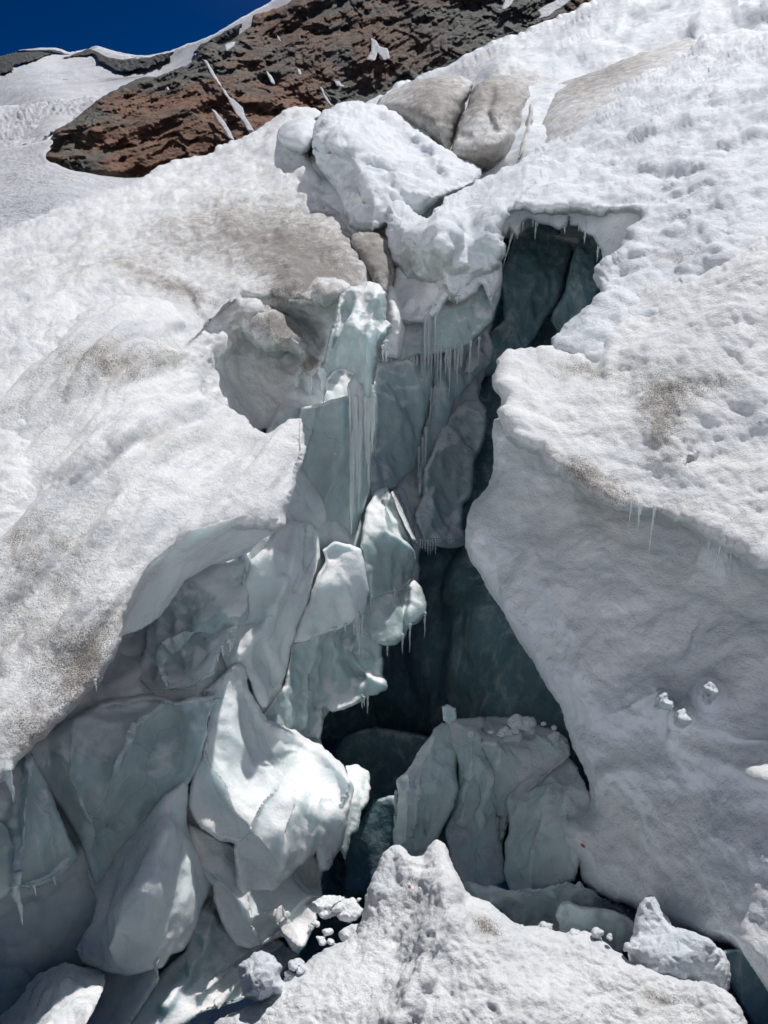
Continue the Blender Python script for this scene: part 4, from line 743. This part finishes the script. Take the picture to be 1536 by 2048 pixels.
B13 = blk('sunlit rounded ice shelf at the bottom left corner',
    [(-200, 2150), (-60, 2080), (20, 2020), (50, 1975), (80, 1945), (110, 1932), (150, 1930), (190, 1935), (214, 1950), (205, 1990), (150, 2080), (60, 2300), (-200, 2300)],
    absd([(20, 2020, 3.7), (110, 1935, 3.8), (210, 1950, 3.75), (100, 2040, 3.1), (0, 2200, 2.6), (-200, 2200, 2.8)]), M_ICE_B, r=20, round_=.15, rough=4, noise=[(.10, .5, 's', 0), (.05, .2, 'b', 3), (.01, .05, 'n', 2)])
blk('narrow grey ice slab slanting down between the corner shelf and the middle slab',
    [(205, 1935), (260, 1925), (312, 1930), (318, 1960), (280, 2020), (240, 2080), (180, 2250), (60, 2250), (130, 2090), (170, 2020)],
    rel(G, [(220, 1940, .1), (310, 1935, .3), (200, 2040, .25), (120, 2200, .4)]), M_ICE, r=16, round_=.12)
B15 = blk('wide greenish ice slab at the bottom, left of the foreground snow',
    [(392, 1820), (420, 1790), (450, 1800), (500, 1880), (560, 1880), (600, 1910), (560, 1960), (480, 2010), (400, 2030), (300, 2100), (180, 2300), (160, 2200), (250, 2060), (320, 1950), (370, 1900)],
    rel(G, [(400,1820,.05),(560,1890,.1),(480,2000,.3),(330,1960,.1),(250,2080,.3),(200,2200,.3)]), M_ICE, r=22, round_=.2, noise=NC, strokes=[('sharp', [(570, 1880), (500, 1940), (430, 2010)], .06, 10), ('sharp', [(540, 1880), (460, 1930), (400, 1990)], .05, 8), ('sharp', [(420, 1830), (400, 1920), (330, 2010)], .09, 24)])
# --- dark blocks, lower middle
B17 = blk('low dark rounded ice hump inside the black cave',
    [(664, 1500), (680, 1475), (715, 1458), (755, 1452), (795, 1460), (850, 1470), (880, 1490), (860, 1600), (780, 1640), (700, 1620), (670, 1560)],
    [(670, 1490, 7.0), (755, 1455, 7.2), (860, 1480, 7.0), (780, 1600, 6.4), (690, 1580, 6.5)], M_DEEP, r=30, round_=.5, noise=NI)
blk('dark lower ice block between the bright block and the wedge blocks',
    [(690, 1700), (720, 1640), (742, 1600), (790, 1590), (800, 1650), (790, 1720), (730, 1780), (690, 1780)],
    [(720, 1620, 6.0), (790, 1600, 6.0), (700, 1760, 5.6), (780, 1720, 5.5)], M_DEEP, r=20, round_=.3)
blk('dark ice footing that carries the lower trio of shaded blocks',
    [(800, 1700), (806, 1590), (840, 1540), (890, 1480), (940, 1460), (1020, 1456), (1090, 1480), (1125, 1520), (1176, 1610), (1175, 1680), (1160, 1790), (1080, 1840), (900, 1790), (830, 1740)],
    lambda px, py: H(px, py) + .05, M_ICE, r=20, round_=.2, noise=NC)
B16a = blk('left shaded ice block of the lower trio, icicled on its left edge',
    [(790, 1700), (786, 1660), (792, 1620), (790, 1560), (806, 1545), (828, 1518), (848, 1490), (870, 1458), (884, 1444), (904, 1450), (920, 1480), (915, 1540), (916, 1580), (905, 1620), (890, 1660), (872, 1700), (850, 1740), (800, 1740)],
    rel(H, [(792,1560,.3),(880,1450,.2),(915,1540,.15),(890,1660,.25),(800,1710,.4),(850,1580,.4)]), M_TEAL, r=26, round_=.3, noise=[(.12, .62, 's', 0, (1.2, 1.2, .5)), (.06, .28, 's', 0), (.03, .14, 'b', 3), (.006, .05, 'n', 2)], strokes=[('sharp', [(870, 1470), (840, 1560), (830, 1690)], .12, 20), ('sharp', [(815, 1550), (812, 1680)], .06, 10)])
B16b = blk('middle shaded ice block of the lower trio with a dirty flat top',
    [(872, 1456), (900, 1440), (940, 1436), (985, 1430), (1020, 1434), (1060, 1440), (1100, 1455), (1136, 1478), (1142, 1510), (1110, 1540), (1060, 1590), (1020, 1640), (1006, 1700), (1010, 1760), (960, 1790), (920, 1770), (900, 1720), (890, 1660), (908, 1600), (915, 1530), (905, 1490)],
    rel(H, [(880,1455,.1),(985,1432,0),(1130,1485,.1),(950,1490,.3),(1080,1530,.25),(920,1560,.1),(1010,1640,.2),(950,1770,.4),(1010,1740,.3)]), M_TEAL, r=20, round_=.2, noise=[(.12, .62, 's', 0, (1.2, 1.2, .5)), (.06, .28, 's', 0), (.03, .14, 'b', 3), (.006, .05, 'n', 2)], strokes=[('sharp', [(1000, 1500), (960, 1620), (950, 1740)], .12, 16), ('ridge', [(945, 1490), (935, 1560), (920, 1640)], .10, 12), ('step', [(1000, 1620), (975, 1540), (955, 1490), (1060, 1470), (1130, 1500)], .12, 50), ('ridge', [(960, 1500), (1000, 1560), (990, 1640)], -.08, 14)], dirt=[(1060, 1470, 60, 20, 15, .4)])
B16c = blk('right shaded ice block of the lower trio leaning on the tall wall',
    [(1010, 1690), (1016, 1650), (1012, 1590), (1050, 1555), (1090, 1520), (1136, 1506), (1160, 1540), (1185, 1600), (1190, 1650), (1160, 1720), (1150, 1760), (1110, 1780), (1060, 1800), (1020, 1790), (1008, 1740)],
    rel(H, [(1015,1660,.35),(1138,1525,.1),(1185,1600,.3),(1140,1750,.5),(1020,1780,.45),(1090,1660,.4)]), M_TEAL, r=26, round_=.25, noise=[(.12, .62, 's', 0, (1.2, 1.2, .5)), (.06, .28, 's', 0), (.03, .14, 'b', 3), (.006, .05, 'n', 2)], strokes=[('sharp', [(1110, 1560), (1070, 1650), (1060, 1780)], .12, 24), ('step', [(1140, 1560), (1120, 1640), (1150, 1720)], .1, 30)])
blk('small cube of ice sitting on the back rim of the lower blocks',
    [(884, 1414), (895, 1409), (912, 1416), (914, 1440), (900, 1450), (886, 1440)], [(884, 1410, 4.75), (914, 1416, 4.8), (900, 1445, 4.65)], M_ICE, name='ice_chunk', cat='ice chunk', g=2.5, r=8, round_=.1, T=.15, rb=10, smooth=0, rough=1)
blk('low dark ice ledge behind the foreground snow, right of the pointed peaks',
    [(900, 1760), (960, 1770), (1020, 1780), (1120, 1770), (1160, 1760), (1200, 1790), (1280, 1830), (1280, 1900), (1100, 1900), (980, 1850)],
    [(900, 1770, 3.9), (1160, 1770, 3.8), (1280, 1840, 3.4), (1000, 1860, 3.4)], M_TEAL, r=14, round_=.15, steep=.3, rough=7, noise=[(.10, .3, 'b', 4), (.02, .08, 'n', 2)])
blk('rounded grey ice chunk wedged under the foot of the tall wall',
    [(1110, 1830), (1120, 1808), (1134, 1800), (1160, 1812), (1200, 1816), (1250, 1826), (1282, 1850), (1280, 1880), (1240, 1910), (1180, 1900), (1120, 1870)],
    [(1115, 1825, 3.3), (1135, 1802, 3.35), (1280, 1850, 3.0), (1180, 1900, 3.0), (1190, 1845, 3.1)], M_TEAL, name='ice_chunk', cat='ice chunk', g=3, r=24, round_=.2, T=.4, rb=30, noise=[(.05, .25, 'b', 3)])
blk('dark ice hollow at the right frame edge below the wall',
    [(1440, 1900), (1500, 1890), (1700, 1860), (1800, 2300), (1600, 2300), (1500, 2040), (1450, 1960)],
    [(1450, 1920, 2.5), (1600, 1900, 2.5), (1600, 2200, 2.1)], M_DEEP, r=20, round_=.2)

# --- foreground
F1 = mass('foreground_snow', [(300, 2400), (380, 2090), (430, 2046), (480, 2020), (530, 1995), (565, 1965), (600, 1935), (640, 1905), (680, 1885), (712, 1872), (724, 1846), (732, 1800), (745, 1752), (762, 1712), (780, 1692), (798, 1688), (812, 1700), (828, 1712), (846, 1704), (856, 1690), (870, 1677), (886, 1682), (896, 1700), (905, 1730), (920, 1765), (935, 1790), (952, 1796), (985, 1808), (1010, 1826), (1040, 1846), (1060, 1852), (1085, 1846), (1105, 1856), (1135, 1862), (1170, 1862), (1200, 1870), (1215, 1884), (1232, 1905), (1270, 1925), (1310, 1940), (1345, 1950), (1390, 1962), (1430, 1970), (1458, 1985), (1480, 2015), (1500, 2060), (1560, 2400)],
    [(430, 2050, 2.2), (565, 1965, 2.4), (712, 1872, 2.75), (780, 1692, 3.1), (870, 1680, 3.1), (935, 1790, 2.75), (1060, 1850, 2.55), (1200, 1872, 2.4), (1340, 1950, 2.1), (1480, 2020, 1.85), (900, 1950, 2.1), (700, 2000, 2.1), (1100, 1980, 1.95), (900, 2300, 1.5), (400, 2300, 1.7), (1500, 2300, 1.4), (820, 1800, 2.7), (890, 1760, 2.72), (900, 1830, 2.42), (1000, 1880, 2.25)],
    M_SLAB, g=3, r=14, round_=.10, T=.8, rb=60, rough=3.0, crust=.014,
    noise=[(.06, .5, 'n', 4), (.032, .17, 'b', 3), (.012, .06, 'b', 3), (.003, .02, 'n', 2)],
    strokes=[('ridge', [(905, 1775), (880, 1840), (850, 1920), (800, 2040)], .09, 26), ('ridge', [(845, 1720), (835, 1790), (790, 1880)], -.06, 16), ('ridge', [(800, 1900), (760, 1980), (700, 2048)], -.05, 30), ('ridge', [(1050, 1870), (1160, 1890), (1260, 1950)], .03, 26)],
    dirt=[(975, 1850, 50, 16, 25, .8), (1320, 1995, 70, 14, 10, .6), (820, 1780, 22, 40, 0, .5), (900, 1970, 60, 30, 0, .25), (1200, 2020, 120, 24, 0, .3), (1100, 1890, 30, 12, 0, .4), (1400, 2040, 40, 20, 0, .6)], stain=[(820, 1772, 4, 4, 0, 1)])
tag(F1, 'foreground mound of wet granular snow with two small pointed peaks', kind='structure')
F2 = blk('lit snow spire rising from a crumbly mound at the lower right',
    [(1256, 1890), (1266, 1862), (1272, 1838), (1276, 1812), (1286, 1794), (1300, 1786), (1312, 1798), (1322, 1818), (1338, 1838), (1346, 1856), (1366, 1858), (1400, 1868), (1428, 1884), (1450, 1902), (1462, 1930), (1462, 1965), (1440, 2000), (1400, 2010), (1350, 2005), (1300, 1990), (1262, 1960), (1255, 1920)],
    [(1290, 1795, 2.5), (1330, 1860, 2.4), (1450, 1910, 2.2), (1400, 1990, 2.2), (1270, 1960, 2.3), (1340, 1910, 2.13)], M_FIRN, name='snow_spire', cat='snow spire', g=2.2, r=14, round_=.10, T=.35, rb=30, rough=3, crust=.014, noise=[(.03, .14, 'b', 3), (.010, .05, 'n', 3)])
blk('bright white snow clump on the lip at the bottom, left of the foreground mound',
    [(470, 1935), (490, 1925), (505, 1908), (530, 1903), (550, 1912), (566, 1930), (562, 1950), (570, 1980), (548, 2000), (510, 2004), (484, 2000), (480, 1970)],
    [(475, 1935, 2.35), (530, 1906, 2.4), (565, 1940, 2.35), (520, 2000, 2.15), (520, 1950, 2.2)], M_FIRN, name='snow_clump', cat='snow clump', g=2, r=24, round_=.14, T=.25, rb=26, rough=5, crust=.014, noise=[(.05, .16, 'b', 3), (.012, .04, 'n', 2)])
RC = random.Random(11)
def crumb(x, y, r_, dd, mat, lab, grp):
    ph = RC.random() * 6; k1, k2 = RC.uniform(.1, .3), RC.uniform(.1, .25)
    o = blk(lab, [(x + r_ * math.cos(a) * (1 + k1 * math.sin(3 * a + ph)), y + r_ * RC.uniform(.7, .95) * math.sin(a) * (1 + k2 * math.cos(2 * a + 2 * ph))) for a in np.linspace(0, 6.28, 13)[:-1]],
        absd([(x - 20, y, dd), (x + 20, y, dd + .02), (x, y + 20, dd - .05), (x, y - 20, dd + .03)]), mat, name='snow_crumb', cat='snow lump', g=2 if r_ < 14 else 2.5, r=r_, round_=.0032 * r_, T=.006 * r_, rb=r_, rough=4, smooth=1, noise=[(.0022 * r_, .005 * r_, 'b', 3)], crust=.008)
    tag(o, group=grp)
for i in range(13):
    u_ = RC.random(); x = 618 + 100 * RC.random(); y = 1796 + 96 * RC.random() + (700 - x) * .25
    crumb(x, y, 5 + 30 * u_ ** 3, 3.75 - (y - 1800) * .0035, M_WALL, 'rough snow crumb in the shaded rubble left of the two foreground peaks', 'snow crumbs left of the foreground peaks')
for i in range(7):
    x = 575 + 34 * RC.random(); y = 1930 + 50 * RC.random()
    crumb(x, y, 7 + 12 * RC.random(), 3.2, M_FIRN, 'bright little snow crumb right beside the white snow clump', 'snow crumbs beside the white clump')
for i in range(12):
    x = 930 + 200 * RC.random(); y = 1438 + 26 * RC.random() + abs(x - 1000) * .12
    crumb(x, y, 5 + 14 * RC.random() ** 2, 4.95, M_TEAL, 'small shaded ice crumb lying on top of the lower trio of blocks', 'ice crumbs on the lower blocks')
for i in range(10):
    x = 1080 + 190 * RC.random(); y = 1848 + 30 * RC.random() + (x - 1080) * .14
    crumb(x, y, 6 + 12 * RC.random(), 3.3 - (x - 1080) * .0014, M_SLAB, 'small grey snow crumb along the back edge of the foreground mound', 'snow crumbs along the mound edge')

# ------------------------------------------------------------------ icicles
def hang(parent, lst, mat=None):
    for t_ in lst:
        x, y, d, l, wd = t_[:5]
        icicle(parent, x, y, d, l, wd, mat or M_CLEAR, lean=t_[5] if len(t_) > 5 else (0, 0))
hang(P1, [(716, 760, 5.45, 325, 22, (-.06, 0)), (724, 780, 5.45, 250, 15, (-.04, 0)), (738, 780, 5.42, 190, 15, (-.02, 0)), (744, 790, 5.42, 120, 10), (731, 800, 5.42, 130, 8), (712, 800, 5.46, 200, 8), (748, 800, 5.45, 70, 6), (645, 745, 5.55, 66, 16), (772, 690, 5.8, 40, 8), (766, 700, 5.8, 28, 6)])
hang(L1, [(614, 735, 5.9, 80, 22), (610, 745, 5.9, 50, 8), (622, 745, 5.9, 40, 6), (576, 830, 5.7, 30, 5)])
for i in range(16):
    hang(C3, [(RN.uniform(815, 905), 700, 6.62 + RN.random() * .1, RN.uniform(40, 110), RN.uniform(3, 5))])
for i in range(12):
    x = RN.uniform(890, 960); hang(C3, [(x, 704 - (x - 890) * .35, 6.75, RN.uniform(30, 80), RN.uniform(3, 6))])
hang(C2, [(850 + 3 * i * RN.uniform(.6, 1.4), 640 - i * 4, 6.68, RN.uniform(60, 130), 4) for i in range(7)] + [(915, 598, 6.68, 14, 8), (900, 596, 6.68, 10, 6), (982, 600, 6.8, 14, 6)])
hang(C4, [(862, 780, 6.2, 110, 5), (852, 860, 6.1, 160, 7), (846, 880, 6.1, 90, 5), (838, 900, 6.1, 60, 5)])
hang(U1, [(1130, 452, 7.05, 18, 6), (1075, 446, 7.1, 10, 4), (1028, 462, 7.1, 70, 4, (-.25, 0)), (1210, 545, 6.6, 30, 3), (1196, 500, 6.7, 26, 3), (1170, 470, 6.9, 20, 3)])
for x_, l_ in ((1046, 22), (1066, 12), (1072, 34), (1121, 14), (1158, 20)): hang(U1, [(x_, 446, 7.1, l_, 2.5)])
hang(B5, [(714, 1232, 4.62, 60, 9), (718, 1240, 4.62, 80, 6), (708, 1240, 4.62, 40, 5), (724, 1238, 4.64, 50, 5), (690, 1255, 4.6, 14, 5), (670, 1262, 4.55, 10, 5)])
hang(B7a, [(850, 1232, 5.4, 50, 3), (820, 1255, 5.1, 60, 3), (775, 1288, 5.0, 34, 4), (805, 1275, 5.0, 40, 3)])
hang(B7b, [(735, 1392, 4.9, 44, 5), (724, 1396, 4.9, 30, 4), (728, 1400, 4.9, 20, 3)])
hang(B8, [(652, 1725, 2.95, 22, 12), (663, 1712, 2.97, 30, 8), (472, 1690, 2.92, 80, 5), (430, 1676, 2.95, 6, 5), (694, 1590, 3.25, 70, 7), (688, 1600, 3.2, 60, 7)])
hang(B9, [(438, 1765, 2.7, 60, 4), (432, 1770, 2.7, 40, 3), (620, 1860, 2.8, 20, 4)])
hang(B11, [(311, 1930, 2.25, 42, 9), (322, 1925, 2.27, 10, 4)])
hang(B12, [(30, 1774, 2.4, 104, 14), (36, 1772, 2.42, 30, 6)])
hang(L2, [(16, 1548, 2.15, 76, 14), (22, 1552, 2.17, 30, 6), (192, 1372, 2.55, 20, 4)])
hang(R2, [(1280, 1018, 3.45, 52, 6), (1308, 1024, 3.42, 96, 5), (1262, 1016, 3.5, 34, 4), (1420, 1072, 3.2, 70, 5), (1442, 1080, 3.2, 70, 6), (1466, 1090, 3.1, 54, 5)])
hang(B2, [(460, 1285, 3.95, 26, 12), (445, 1300, 3.9, 24, 6), (436, 1318, 3.85, 14, 5)])
hang(B16a, [(792, 1590, 4.2, 90, 5), (798, 1610, 4.15, 90, 5), (790, 1640, 4.1, 60, 4), (852, 1650, 3.75, 50, 2)])
hang(B3, [(608, 1070, 4.55, 40, 6), (628, 1075, 4.6, 60, 5), (600, 1075, 4.5, 30, 4)])
hang(B19, [(830 + i * 5.2, 1084, 6.0, RN.uniform(14, 34) if i < 9 else RN.uniform(6, 14), 3.2) for i in range(19)])
hang(C4, [(750 + i * 9 + RN.uniform(-3, 3), 722, 6.3, RN.uniform(60, 190), RN.uniform(3, 6)) for i in range(7)])
hang(P1, [(700 + i * 9, 770 + RN.uniform(-10, 10), 5.4, RN.uniform(60, 240), RN.uniform(5, 10)) for i in range(5)])
hang(B6, [(742, 1198, 4.9, 30, 4), (790, 1184, 4.9, 24, 4)])
hang(B12, [(70, 1780, 2.5, 24, 4), (110, 1764, 2.5, 18, 4)])
